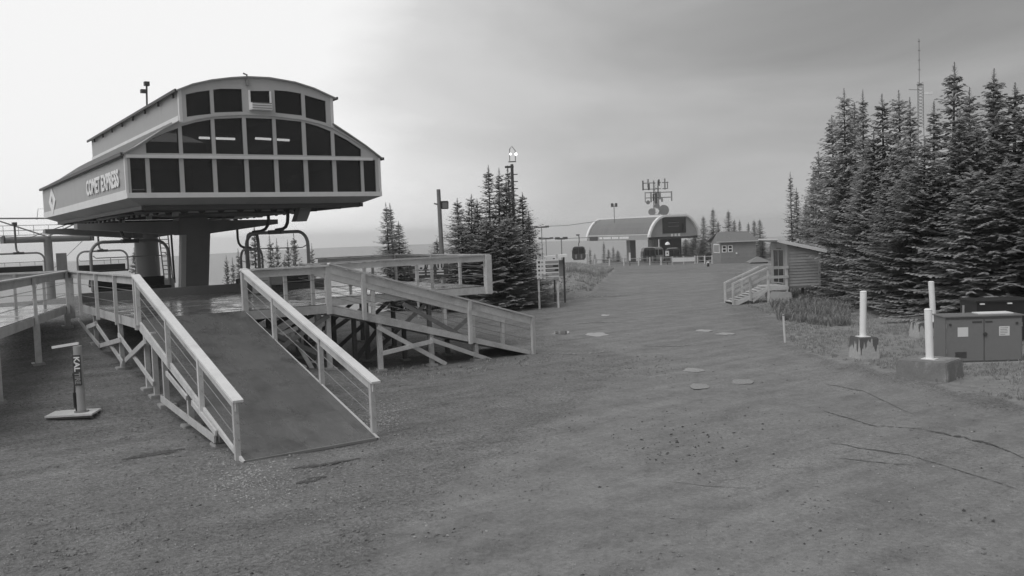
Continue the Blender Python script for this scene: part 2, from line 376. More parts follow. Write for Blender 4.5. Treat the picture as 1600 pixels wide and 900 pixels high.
# ------------------------------------------------------------------ chairlift top station
X0, X1, YF, YB, ZB, ZE = 6.11, 14.87, 30.0, 49.0, 5.57, 6.97
XM = (X0+X1)/2
def f2(px, py): p = atY(px, py, YF); return (p[0], p[2])
def station():
    S = tag(empty('chairlift_station', (XM, 38, 1.9)), 'grey arched chairlift top station raised on two thick pillars above the wooden deck', 'lift station')
    S.location = (0, 0, 0)
    # front frame: solid face minus window openings, swept in x
    outer = [f2(*q) for q in [(195, 241), (212, 230), (229, 219), (254, 203), (279, 190)]]
    cl = [f2(*q) for q in [(279, 140), (300, 132.5), (330, 126), (360, 122.5), (385, 121), (420, 122.5), (460, 129.5), (490, 139), (519, 152)]]
    cr = [f2(*q) for q in [(519, 194), (545, 211), (570, 228), (592, 246)]]
    outer[0] = (X0, ZE); cr[-1] = (X1, ZE)
    xa, xb = cl[0][0], cl[-1][0]
    def top(x):
        if x < xa: return np.interp(x, [p[0] for p in outer], [p[1] for p in outer])
        if x > xb: return np.interp(x, [p[0] for p in cr], [p[1] for p in cr])
        return np.interp(x, [p[0] for p in cl], [p[1] for p in cl])
    wins = []
    def win(x0, x1, tops, bots):
        a = f2(x0, 0)[0]; T = [f2(*q) for q in tops]; Bt = [f2(*q) for q in bots]
        xl = f2(x0, tops[0][1])[0]; xr = f2(x1, tops[-1][1])[0]
        wins.append((xl, xr, T, Bt))
    for a, b in [(202.5, 226.5), (233, 279.5), (286.5, 331.5), (338, 381.5), (388, 428), (434.5, 474), (480.5, 519), (525, 563), (567.5, 586)]:
        k = lambda x: (x-202)/384
        win(a, b, [(a, 247+3*k(a)), (b, 247+3*k(b))], [(a, 307-3*k(a)), (b, 307-3*k(b))])
    win(227.5, 278, [(227.5, 224), (240, 215.5), (260, 206.5), (278, 200)], [(227.5, 239.4), (278, 239.7)])
    win(283.6, 329, [(283.6, 197), (305, 191), (329, 186.7)], [(283.6, 240), (329, 240.2)])
    win(334.7, 378, [(334.7, 185.7), (378, 184)], [(334.7, 240.4), (378, 241)])
    win(384, 425, [(384, 184), (425, 185.5)], [(384, 241.3), (425, 242)])
    win(430.5, 471, [(430.5, 185.8), (471, 190)], [(430.5, 242), (471, 242.5)])
    win(477, 516.7, [(477, 191.5), (497, 197), (516.7, 205)], [(477, 243), (516.7, 243.5)])
    win(522, 564, [(522, 208), (543, 219), (564, 233)], [(522, 244), (564, 244.5)])
    win(290, 327.5, [(290, 147.5), (308, 143.5), (327.5, 141)], [(290, 183), (308, 180.3), (327.5, 178.2)])
    win(333, 377.5, [(333, 140), (345, 138.5), (377.5, 139)], [(333, 176), (377.5, 174.5)])
    win(391, 421, [(391, 142), (421, 142)], [(391, 162), (421, 162)])
    win(428.6, 470.5, [(428.6, 140.8), (450, 142.5), (470.5, 146)], [(428.6, 176), (470.5, 180.5)])
    win(476, 508.5, [(476, 148.3), (508.5, 157.8)], [(476, 183.3), (508.5, 191.7)])
    xs = set([X0, X1, xa, xb])
    for w in wins: xs |= {w[0], w[1]} | {p[0] for p in w[2]} | {p[0] for p in w[3]}
    for p in outer+cl+cr: xs.add(p[0])
    xs = sorted(x for x in xs if X0-1e-6 <= x <= X1+1e-6)
    g = MB()
    for x0, x1 in zip(xs[:-1], xs[1:]):
        if x1-x0 < 1e-4: continue
        m = (x0+x1)/2; e = 1e-6
        iv = []
        for (a, b, T, Bt) in wins:
            if a-1e-6 <= m <= b+1e-6:
                tz = lambda x: np.interp(x, [p[0] for p in T], [p[1] for p in T]); bz = lambda x: np.interp(x, [p[0] for p in Bt], [p[1] for p in Bt])
                iv.append((bz(m), (bz(x0), bz(x1)), (tz(x0), tz(x1))))
        iv.sort(key=lambda q: q[0])
        lo = (ZB+.012, ZB+.012)
        segs = []
        for _, b_, t_ in iv: segs.append((lo, b_)); lo = t_
        segs.append((lo, (top(x0+e), top(x1-e))))
        for (l, h) in segs:
            if min(h[0]-l[0], h[1]-l[1]) < -.01: continue
            vs = [(x0, YF, l[0]), (x1, YF, l[1]), (x1, YF, h[1]), (x0, YF, h[0])]
            g.prism(vs, (0, .14, 0))
    g.build('front_frame', paintgrey, S)
    for (a, b, T, Bt) in wins:
        tz = lambda x: np.interp(x, [p[0] for p in T], [p[1] for p in T]); bz = lambda x: np.interp(x, [p[0] for p in Bt], [p[1] for p in Bt])
        pts = sorted({a, b} | {p[0] for p in T}); lo = [(x, bz(x)) for x in (a, b)]; hi = [(x, tz(x)) for x in pts[::-1]]
        poly = lo+hi; cx = sum(p[0] for p in poly)/len(poly); cz = sum(p[1] for p in poly)/len(poly)
        w = MB()
        for i in range(len(poly)):
            p, q = poly[i], poly[(i+1) % len(poly)]
            w.beam((p[0], YF+.07, p[1]), (q[0], YF+.07, q[1]), .035, .10, (0, 1, 0))
        W_ = w.build('window', darksteel, S)
        MB().prism([(x, YF+.075, z) for x, z in poly], (0, .012, 0)).build('pane', glass, W_)
    # bright horizontal bar, sill trim
    zb_ = f2(400, 245)[1]; bm_('window_rail', paintlite, S, (X0+.0, YF-.045, f2(202, 244.2)[1]), (X1-.3, YF-.045, f2(560, 248.5)[1]), .07, .10)
    bm_('front_sill', paintlite, S, (X0-.02, YF-.03, ZB+.09), (X1+.02, YF-.03, ZB+.09), .06, .16)
    bx('corner_trim', paintlite, S, (X0-.03, YF-.02, ZB+.17), (X0+.05, YF+.1, ZE))
    bx('corner_trim', paintlite, S, (X1-.05, YF-.02, ZB+.17), (X1+.03, YF+.1, ZE))
    # arch mouldings following the two curved window heads
    arch = [f2(*q) for q in [(232, 217), (254, 204.5), (281, 193), (305, 186), (331, 181.5), (356, 179.5), (385, 178.6), (428, 181), (473, 186.5), (497, 192), (519, 199.5), (545, 214.5), (570, 230)]]
    a_ = MB()
    for p, q in zip(arch[:-1], arch[1:]): a_.beam((p[0], YF-.02, p[1]), (q[0], YF-.02, q[1]), .05, .05, (0, 0, 1))
    a_.build('arch_moulding', paintgrey, S)
    # side walls
    for X, s in ((X0, -1), (X1, 1)):
        wl = []
        for j, (ya, yb) in enumerate(zip(np.linspace(YF+.14, YB, 9)[:-1], np.linspace(YF+.14, YB, 9)[1:])):
            lo = (min(X, X-s*.06), ya+.008, ZB+.26); hi = (max(X, X-s*.06), yb-.008, ZE-.02)
            bx('side_panel', paintside, S, lo, hi)
        bx('side_core', darksteel, S, (min(X-s*.08, X-s*.12), YF+.14, ZB), (max(X-s*.08, X-s*.12), YB, ZE-.03))
        bx('side_band', paintlite, S, (min(X+s*.015, X-s*.07), YF-.0, ZB), (max(X+s*.015, X-s*.07), YB+.01, ZB+.27))
    bx('rear_wall', paintside, S, (X0+.15, YB-.1, ZB), (X1-.15, YB, ZE-.05))
    # sloped soffit skirt and belly
    k = .5; zb = ZB-.2
    for nm, q in (('soffit', [(X0, YF, ZB), (X1, YF, ZB), (X1-k, YF+k, zb), (X0+k, YF+k, zb)]),
                  ('soffit', [(X0, YF, ZB), (X0, YB, ZB), (X0+k, YB-k, zb), (X0+k, YF+k, zb)]),
                  ('soffit', [(X1, YF, ZB), (X1, YB, ZB), (X1-k, YB-k, zb), (X1-k, YF+k, zb)]),
                  ('soffit', [(X0, YB, ZB), (X1, YB, ZB), (X1-k, YB-k, zb), (X0+k, YB-k, zb)])):
        c = Vector((XM, (YF+YB)/2, ZB+2)); qq = [Vector(p) for p in q]; n = (qq[1]-qq[0]).cross(qq[3]-qq[0]).normalized()
        if n.dot(c-qq[0]) < 0: n = -n
        MB().prism(qq, n*.03).build(nm, paintunder, S)
    bx('belly_plate', paintunder, S, (X0+k+.13, YF+k+.1, zb+.0), (X1-k-.13, YB-k-.1, zb+.05))
    for sx in (X0+k, X1-k-.12): bx('belly_edge_beam', darksteel, S, (sx, YF+k, zb-.14), (sx+.12, YB-k, zb-.005))
    for yy in (YF+k+.05, YF+2.2, YF+4.6, YF+12, YB-k-.2): bx('belly_cross_beam', darksteel, S, (X0+k+.13, yy, zb-.16), (X1-k-.13, yy+.14, zb-.01))
    # curved guide track with tyre conveyor under the belly
    for rr, zz, nm in ((2.75, zb-.14, 'guide_track'), (3.2, zb-.10, 'conveyor_frame')):
        pts = [(XM-rr, YB-1, zz)]+[(XM-rr, YF+5+.0, zz)]+[(XM-rr*math.cos(a), YF+4.6-rr*math.sin(a), zz) for a in np.linspace(.1, math.pi-.1, 13)]+[(XM+rr, YF+5, zz), (XM+rr, YB-1, zz)]
        tb(nm, midsteel if rr < 3 else darksteel, S, pts, .075, 6)
    for a in np.linspace(.15, math.pi-.15, 14):
        p = Vector((XM-2.95*math.cos(a), YF+4.6-2.95*math.sin(a), zb-.12)); t = Vector((math.sin(a), -math.cos(a), 0))*.05
        tb('conveyor_tyre', rubber, S, [p-Vector((t.y, -t.x, 0)), p+Vector((t.y, -t.x, 0))], .13, 10)
    for yy in np.arange(YF+5.2, YB-1.5, .95):
        for s in (-1, 1): tb('conveyor_tyre', rubber, S, [(XM+s*2.95-.04, yy, zb-.12), (XM+s*2.95+.04, yy, zb-.12)], .13, 10)
    for s in (-1, 1):
        for yy in (YF+3, YF+7, YF+12): bx('hanger_bracket', paintunder, S, (XM+s*2.2-.1, yy, zb-.3), (XM+s*2.2+.1, yy+.12, zb-.02))
    # bullwheel
    tb('bullwheel', darksteel, S, [(XM, YF+4.9, zb-.24), (XM, YF+4.9, zb-.10)], 2.35, 36)
    # counter box
    b = MB(); p = atY(472, 334, 31.6); b.prism([(p[0]-.35, 31.3, 4.75), (p[0]+.05, 31.3, 4.75), (p[0]+.33, 31.3, zb), (p[0]-.1, 31.3, zb)], (0, .5, 0)); b.build('drip_box', pillarm, S)
    # main arched roof in panels, hipped at the rear
    prof = [(X0-.09, ZE+.0)]+[(x, z+.03) for x, z in outer[1:]]+[(xa+.5, outer[-1][1]+.26), (XM, outer[-1][1]+.46), (xb-.5, outer[-1][1]+.26)]+[(x, z+.03) for x, z in cr[:-1]]+[(X1+.09, ZE)]
    ys = list(np.linspace(YF-.12, 45.7, 18))+[46.5, 47.3, 48.1, 48.7, 49.15]; ks = [1]*18+[.93, .8, .58, .33, .04]
    for j in range(len(ys)-1):
        n = len(prof)
        for half in (range(0, 6), range(6, n-1)):
          r = MB()
          for i in half:
            if j < 17 and (i in (4, 5, 6, 7)) : continue
            q = []
            for (yy, kk) in ((ys[j]+.012, ks[j]), (ys[j+1]-.012, ks[j+1])):
                for (x, z) in (prof[i], prof[i+1]): q.append((x, yy, ZE+(z-ZE)*kk))
            q = [q[0], q[1], q[3], q[2]]
            r.add(q+[(a, b_, c-.05) for a, b_, c in q], [(0,1,2,3), (7,6,5,4), (0,4,5,1), (1,5,6,2), (2,6,7,3), (3,7,4,0)])
          r.build('roof_panel', rooft, S)
        if j < 17:
            for rng in (range(0, 4), range(8, n-1)):
                sm_ = MB()
                for i in rng:
                    a, c = prof[i], prof[i+1]; sm_.beam((a[0], ys[j+1], a[1]+.02), (c[0], ys[j+1], c[1]+.02), .045, .07)
                sm_.build('roof_seam', paintgrey, S)
    und = MB()
    for i in range(len(prof)-1):
        if i in (4, 5, 6, 7): continue
        a, c = prof[i], prof[i+1]; und.prism([(a[0], YF+.2, a[1]-.08), (c[0], YF+.2, c[1]-.08), (c[0], 45.6, c[1]-.08), (a[0], 45.6, a[1]-.08)], (0, 0, -.03))
    und.build('roof_lining', darksteel, S)
    for X, s in ((X0, -1), (X1, 1)): bm_('eave_gutter', darksteel, S, (X+s*.1, YF-.1, ZE-.03), (X+s*.1, YB, ZE-.03), .1, .1)
    # clerestory
    zc0 = outer[-1][1]; zc1 = cl[0][1]
    for X, s, z1 in ((xa, -1, zc1), (xb, 1, cl[-1][1])):
        for ya, yb in zip(np.linspace(YF+.14, 45.5, 8)[:-1], np.linspace(YF+.14, 45.5, 8)[1:]):
            bx('clerestory_panel', paintside, S, (min(X, X-s*.05), ya+.006, zc0+.22), (max(X, X-s*.05), yb-.006, z1-.02))
        bx('clerestory_flashing', paintlite, S, (min(X+s*.03, X-s*.06), YF+.14, zc0-.06), (max(X+s*.03, X-s*.06), 45.52, zc0+.215))
        bx('clerestory_corner', paintlite, S, (min(X+s*.02, X-s*.08), YF-.01, zc0), (max(X+s*.02, X-s*.08), YF+.12, z1))
    bx('clerestory_end', paintside, S, (xa+.06, 45.42, zc0-.3), (xb-.06, 45.5, zc1))
    cp = [(cl[0][0]-.1, cl[0][1]-.02)]+[(x, z+.035) for x, z in cl[1:-1]]+[(cl[-1][0]+.12, cl[-1][1]-.02)]
    for ya, yb in zip(np.linspace(YF-.1, 45.8, 9)[:-1], np.linspace(YF-.1, 45.8, 9)[1:]):
        r = MB()
        for a, c in zip(cp[:-1], cp[1:]):
            q = [(a[0], ya+.01, a[1]), (c[0], ya+.01, c[1]), (c[0], yb-.01, c[1]), (a[0], yb-.01, a[1])]
            r.add(q+[(x, y, z-.05) for x, y, z in q], [(0,1,2,3), (7,6,5,4), (0,4,5,1), (1,5,6,2), (2,6,7,3), (3,7,4,0)])
        r.build('clerestory_roof_panel', rooft, S)
        p = cp[0]; bx('roof_bracket', darksteel, S, (p[0]-.02, ya+.5, p[1]-.2), (p[0]+.06, ya+.56, p[1]-.05))
    for s_, p in ((-1, cp[0]), (1, cp[-1])): bm_('roof_edge', darksteel, S, (p[0]+s_*.03, YF-.12, p[1]-.02), (p[0]+s_*.03, 45.82, p[1]-.02), .05, .09)
    # lit tubes inside
    for a, b in (((311, 215), (367, 217)), ((399, 216), (452, 219))):
        p, q = atY(*a, 31.3), atY(*b, 31.3)
        L_ = tb('ceiling_lamp', darksteel, S, [p+np.array([0, 0, .07]), q+np.array([0, 0, .07])], .05, 6)
        tb('lit_tube', lampm, L_, [p, q], .045, 8)
    bx('inner_floor', darksteel, S, (X0+.2, YF+.3, ZB-.02), (X1-.2, YB-.3, ZB+.04))
    bx('machine_housing', darksteel, S, (XM-1.5, YF+3.2, ZB+.05), (XM+1.5, YF+9, ZB+1.3))
    # front operator hatch with white ledge
    a, b = f2(391.5, 172), f2(421, 162.5)
    hz = MB().box((a[0]-.02, YF-.22, a[1]), (b[0]+.02, YF-.02, b[1])).build('hatch_ledge', whitem, S, bevel=.01)
    for i in range(3): bx('ledge_slat', midsteel, S, (a[0], YF-.235, a[1]+.05+i*.08), (b[0], YF-.222, a[1]+.075+i*.08))
    for x in (a[0]-.05, b[0]+.01): bx('hatch_jamb', whitem, S, (x, YF-.06, a[1]), (x+.05, YF-.003, f2(391, 141)[1]))
    # small camera mounts on the roof
    p = atY(229, 162, 36.0); q = atY(229, 129, 36.0)
    tb('camera_mast', darksteel, S, [p-np.array([0, 0, .3]), q], .035, 6)
    bx('roof_camera', darksteel, S, (q[0]-.09, 35.9, q[2]-.12), (q[0]+.09, 36.1, q[2]+.03))
    r_ = atY(225, 142, 36.0); bx('roof_camera', darksteel, S, (r_[0]-.12, 35.9, r_[2]-.08), (r_[0]+.1, 36.1, r_[2]+.05))
    p = atY(385, 121, YF); tb('roof_light_bracket', midsteel, S, [(p[0], YF-.05, p[2]-.15), (p[0], YF-.05, p[2]+.08), (p[0]-.12, YF-.05, p[2]+.12)], .03, 6)
    bx('roof_light', midsteel, S, (p[0]-.04, YF-.1, p[2]-.28), (p[0]+.05, YF-.01, p[2]-.1))
    # lettering and emblem on the left wall
    y0 = atX(136, 285, X0)[1]; y1 = atX(187.5, 285, X0)[1]; zt = atX(187, 263.5, X0)[2]; zl = atX(187, 292, X0)[2]
    text_obj('lettering', 'COMET EXPRESS', letter, S, (X0-.025, y0, zl), (0, -1, 0), (0, 0, 1), y0-y1, zt-zl)
    ya = atX(77.2, 315, X0)[1]; yb = atX(87.5, 313, X0)[1]; ym = (ya+yb)/2; zt = atX(82, 293, X0)[2]; zl = atX(82, 336, X0)[2]; zm = (zt+zl)/2
    o_ = [(ya, zm), (ym, zt), (yb, zm), (ym, zl)]; i_ = [(ym+(y-ym)*.30, zm+(z-zm)*.40) for y, z in o_]
    e = MB()
    for k_ in range(4):
        a, b, c, d_ = o_[k_], o_[(k_+1) % 4], i_[(k_+1) % 4], i_[k_]
        e.prism([(X0-.03, *a), (X0-.03, *b), (X0-.03, *c), (X0-.03, *d_)], (.02, 0, 0))
    e.build('diamond_emblem', letter, S)
    # pillars and cross beams
    def pillar(x, y, zbot, ztop, wx, wy, round_=False, lean=0):
        b = MB()
        if round_:
            b.tube([(x, y, zbot), (x-.05, y, ztop)], [wx/2*1.0, wx/2], 24)
            o = b.build('rear_pillar', pillarl, S, smooth=True)
        else:
            b.add([(x-wx/2, y-wy/2, zbot), (x+wx/2, y-wy/2, zbot), (x+wx/2, y+wy/2, zbot), (x-wx/2, y+wy/2, zbot),
                   (x-wx/2+.3, y-wy/2, ztop), (x+wx/2+.36, y-wy/2, ztop), (x+wx/2+.36, y+wy/2, ztop), (x-wx/2+.3, y+wy/2, ztop)],
                  [(0,3,2,1),(4,5,6,7),(0,1,5,4),(1,2,6,5),(2,3,7,6),(3,0,4,7)])
            o = b.build('front_pillar', pillarm, S, bevel=.02)
        return o
    P = pillar(10.03, 38.3, .6, 4.75, .98, .9)
    MB().beam((9.60, 37.86, 1.8), (9.79, 37.86, 4.62), .2, .06, (0, 1, 0)).build('pillar_light_side', paintgrey, P)  # added pale strip, paints the light left side of the front pillar
    tb('base_plate', pillarm, P, [(10.1, 38.3, 1.9), (10.1, 38.3, 2.0)], .8, 20)
    pillar(10.4, 47.2, .2, 4.9, 1.12, 1.12, True)
    for y, w in ((37.9, 3.6), (46.8, 3.6)):
        for s in (-1, 1):
            m = MB(); xc = XM-.3; w2 = w+(.75 if s < 0 else 0)
            q = [(xc+s*.55, y, 4.46), (xc+s*w2, y, 4.80), (xc+s*w2, y, 5.0), (xc+s*.55, y, 5.02)]
            m.prism(q, (0, .8, 0)); m.build('cross_beam', pillarm, S)
        bx('pillar_head', pillarm, S, (XM-.87, y-.1, 4.45), (XM+.27, y+.9, 5.14))
    # ladder up the rear pillar
    ld = MB()
    A = atY(248, 365, 45.5), atY(257, 437, 45.5), atY(262, 365, 45.5), atY(270, 437, 45.5)
    L = tb('ladder', midsteel, S, [A[0], A[1]], .03, 6)
    tb('ladder_rail', midsteel, L, [A[2], A[3]], .03, 6)
    for k_ in np.linspace(.03, .97, 11):
        tb('rung', midsteel, L, [A[0]+(A[1]-A[0])*k_, A[2]+(A[3]-A[2])*k_], .02, 6)
    tb('cable_conduit', darksteel, L, [atY(267, 360, 45.3), atY(273, 442, 45.3)], .05, 8)
    return S
station()

# ------------------------------------------------------------------ wooden deck, ramps, walkway
DZ = 2.21; RZ = 3.33     # deck surface, rail top
XL, XR, YD = 5.05, 7.78, 24.3
def post(T, x, y, z0, z1, w=.1, mat=None, name='rail_post'):
    return bx(name, mat or wood, T, (x-w/2, y-w/2, z0), (x+w/2, y+w/2, z1))
def railing(T, p0, p1, z0a, z0b, h=1.12, posts=(), cap=None, board=True, below=.25, cables=2, pw=.09):
    """rail along p0->p1 (xy), walking surface z0a..z0b; posts at parameters"""
    p0 = np.array(p0, float); p1 = np.array(p1, float); d = p1-p0; L = np.linalg.norm(d); n = np.array([-d[1], d[0]])/L
    P = lambda t, z: (p0[0]+d[0]*t, p0[1]+d[1]*t, z0a+(z0b-z0a)*t+z)
    e = .06/L
    bm_('top_rail', cap or wood, T, P(-e, h-.02), P(1+e, h-.02), .19, .045)
    if board: bm_('side_rail', wood, T, P(0, h-.15), P(1, h-.15), .045, .19)
    for t in posts: q = P(t, 0); post(T, q[0]+n[0]*.07, q[1]+n[1]*.07, q[2]-below, q[2]+h-.045, pw)
    for c in range(cables): tb('cable', midsteel, T, [P(0, h*(.3+.33*c)), P(1, h*(.3+.33*c))], .008, 4)
def footing(T, x, y, s=.18):
    z = gz(x, y)
    o = bx('footing', concrete, T, (x-s, y-s, z-.2), (x+s, y+s, z+.06), bevel=.015)
    return z+.06

def deck():
    T = tag(empty('loading_deck'), 'raised wooden loading deck with wet boards and plank railings under the chairlift station', 'deck')
    y = YD; k = 0
    while y < 33.6:
        xr = 10.2 if y < 26.7 else 17.3
        bx('deck_board', deckw, T, (XL, y+.004, DZ-.04), (xr, y+.176, DZ+random.uniform(-.003, .003)))
        y += .18
    bx('curb_beam', wooddark, T, (XL+.1, 33.62, DZ-.02), (14.2, 33.9, DZ+.30))
    # rim joists
    rz0, rz1 = DZ-.27, DZ-.045
    bm_('rim_joist', wood, T, (XL, YD, DZ-.15), (XL, 33.5, DZ-.15), .05, .24)
    bm_('rim_joist', wood, T, (XR, YD-.0, DZ-.15), (10.2, YD-.0, DZ-.15), .05, .24)
    bm_('rim_joist', wood, T, (10.2, 26.78, DZ-.15), (17.3, 26.78, DZ-.15), .05, .24)
    bm_('rim_joist', wood, T, (17.33, 26.8, DZ-.15), (17.33, 33.9, DZ-.15), .05, .24)
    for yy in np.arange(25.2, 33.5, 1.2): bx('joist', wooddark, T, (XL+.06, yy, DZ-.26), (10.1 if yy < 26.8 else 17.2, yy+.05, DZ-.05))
    # rails: left edge, front right, notch front, right edge, back
    railing(T, (XL, YD), (4.78, 33.4), DZ, DZ, 1.12, [0, .24, .5, .77, 1.0], below=.28)
    railing(T, (XR-.02, YD), (10.2, YD), DZ, DZ, 1.12, [.02, .5, .83], below=.28)
    post(T, XR+.02, YD+.02, DZ-.26, DZ+1.1, .14); post(T, 10.22, YD-.0, DZ-.3, DZ+1.11, .15); post(T, 4.78, 33.3, DZ-.5, DZ+1.12, .2)
    xs = [(atY(q, 430, 26.8)[0]-10.4)/6.9 for q in (570, 652)]
    railing(T, (10.4, 26.75), (17.3, 26.75), DZ, DZ, 1.12, xs, below=.1)
    post(T, 17.3, 26.72, DZ-.28, DZ+1.1, .22)
    railing(T, (17.34, 26.8), (17.34, 33.9), DZ, DZ, 1.12, [.25, .55, .98], below=.05)
    railing(T, (13.9, 33.9), (17.34, 33.9), DZ, DZ, 1.12, [.1, .4, .7], below=.05, cables=0)
    # support posts (left edge)
    X = 5.12
    for (px, py, pt) in ((152, 545, 500), (192, 572, 520), (233, 608, 512), (245, 614, 525)):
        p = atX(px, py, X); z = footing(T, X, p[1]); post(T, X, p[1], z, DZ-.27, .12, name='support_post')
    for a, b, of in (((122.7, 500), (156, 541), .08), ((149, 505), (192, 567), .08), ((157, 540), (188, 531), .125), ((185, 523), (240, 600), .08), ((196, 563), (227, 533), .125), ((136, 511), (149, 506), .125)):
        bm_('brace', wood, T, atX(*a, X-of), atX(*b, X-of), .04, .13)
    # interior under-structure
    for yy in (24.5, 26.9, 29.6, 32.3):
        for xx in np.arange(7.9, 17.3 if yy > 26 else 10.4, 2.35):
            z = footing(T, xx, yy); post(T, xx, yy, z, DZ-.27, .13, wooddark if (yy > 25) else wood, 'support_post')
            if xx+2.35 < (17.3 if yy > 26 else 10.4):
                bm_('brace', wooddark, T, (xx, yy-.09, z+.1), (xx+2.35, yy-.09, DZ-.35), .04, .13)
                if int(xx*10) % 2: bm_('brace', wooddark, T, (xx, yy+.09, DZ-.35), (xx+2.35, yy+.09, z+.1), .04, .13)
    for a, b in (((385, 510), (462, 570)), ((410, 533), (465, 512)), ((420, 546), (478, 575)), ((395, 500), (455, 585)), ((455, 520), (490, 580))):
        of = .2+.05*(int(a[0]) % 4); bm_('brace', wood, T, atY(*a, YD+of), atY(*b, YD+of), .04, .12)
    p = atY(497, 500, YD+.3); post(T, p[0], YD+.3, gz(p[0], YD+.3), DZ-.27, .15, name='support_post')
    return T
deck()

def main_ramp():
    T = tag(empty('access_ramp'), 'steep plywood ramp with pale topped handrails leading down from the deck to the gravel', 'ramp')
    y0, y1, z0, z1 = 16.35, YD-.02, .05, DZ
    S = lambda y: z0+(z1-z0)*(y-y0)/(y1-y0)
    cuts = [y0, 17.75, 20.2, 22.65, y1]; xc = (XL+XR)/2
    for a, b in zip(cuts[:-1], cuts[1:]):
        for xa, xb in ((XL+.03, XL+1.248), (XL+1.25, XL+2.468), (XL+2.47, XR-.03)):
            q = [(xa, a+.004, S(a)), (xb, a+.004, S(a)), (xb, b-.004, S(b)), (xa, b-.004, S(b))]
            MB().prism(q, (0, 0, -.025)).build('plywood_panel', ply, T)
    for x in (XL, XR): MB().prism([(x-.025, y0-.05, S(y0)-.08), (x-.025, y1, S(y1)-.30), (x-.025, y1, S(y1)-.04), (x-.025, y0-.05, S(y0)+.0)], (.05, 0, 0)).build('side_stringer', wood, T)
    MB().prism([(XL+.6, y0+.4, S(y0+.4)-.2), (XL+.6, y1, S(y1)-.26), (XL+.6, y1, S(y1)-.03), (XL+.6, y0+.4, S(y0+.4)-.03)], (.05, 0, 0)).build('stringer', wooddark, T)
    for x in (XL+1.3, XL+2.0): MB().prism([(x, y0+.4, S(y0+.4)-.2), (x, y1, S(y1)-.26), (x, y1, S(y1)-.03), (x, y0+.4, S(y0+.4)-.03)], (.05, 0, 0)).build('stringer', wooddark, T)
    bx('toe_strip', midsteel, T, (XL, y0-.05, .0), (XR, y0+.06, .052))
    L = y1-y0
    par = lambda px, py, X: (atX(px, py, X)[1]-y0)/L
    # rails: surface param from foot to head
    for x, side in ((XL-.03, 0), (XR+.03, 1)):
        P = lambda t, z: (x, y0+.1+(L-.05)*t, S(y0+.1+(L-.05)*t)+z)
        bm_('top_rail', woodcap, T, P(-.012, 1.11), P(1.0, 1.11), .2, .045)
        bm_('side_rail', wood, T, P(.0, .97), P(1., .97), .045, .2)
        for c in (.34, .66): tb('cable', midsteel, T, [P(0, c), P(1, c)], .01, 4)
        ts = ([.015, .30, .62, .985] if side == 0 else [.015, .345, .72])
        for t in ts:
            q = P(t, 0); post(T, x+(-.0 if side == 0 else 0), q[1], q[2]-.14, q[2]+1.08, .1)
        for t in (.02, .4): bx('bolt', midsteel, T, (x-.06, P(t, 0)[1]-.02, P(t, 0)[2]+.3), (x+.06, P(t, 0)[1]+.02, P(t, 0)[2]+.34))
    X = XL+.03
    for px, py in ((255, 642), (292, 665), (340, 698)):
        p = atX(px, py, X); z = footing(T, X+.1, p[1], .2); post(T, X+.1, p[1], z, S(p[1])-.05, .12, name='support_post')
    for a, b, w in (((252, 622.7), (336, 686.7), .15), ((260, 583), (292, 622), .11), ((300, 629), (338, 677), .11)):
        bm_('brace', wood, T, atX(*a, X-.06-w*.3), atX(*b, X-.06-w*.3), .04, w)
    for yy in (18.4, 20.6, 22.8):
        z = footing(T, XR-.1, yy, .2); post(T, XR-.1, yy, z, S(yy)-.03, .12, wood, 'support_post')
        bm_('cross_tie', wooddark, T, (XL+.1, yy, S(yy)-.28), (XR-.1, yy, S(yy)-.28), .05, .16)
    bm_('brace', wood, T, (XR-.05, 20.6, .3), (XR-.05, 23.9, 1.9), .045, .12)
    bm_('brace', wood, T, (XR-.05, 22.8, .4), (XR-.05, 20.9, 1.0), .045, .12)
    return T
main_ramp()

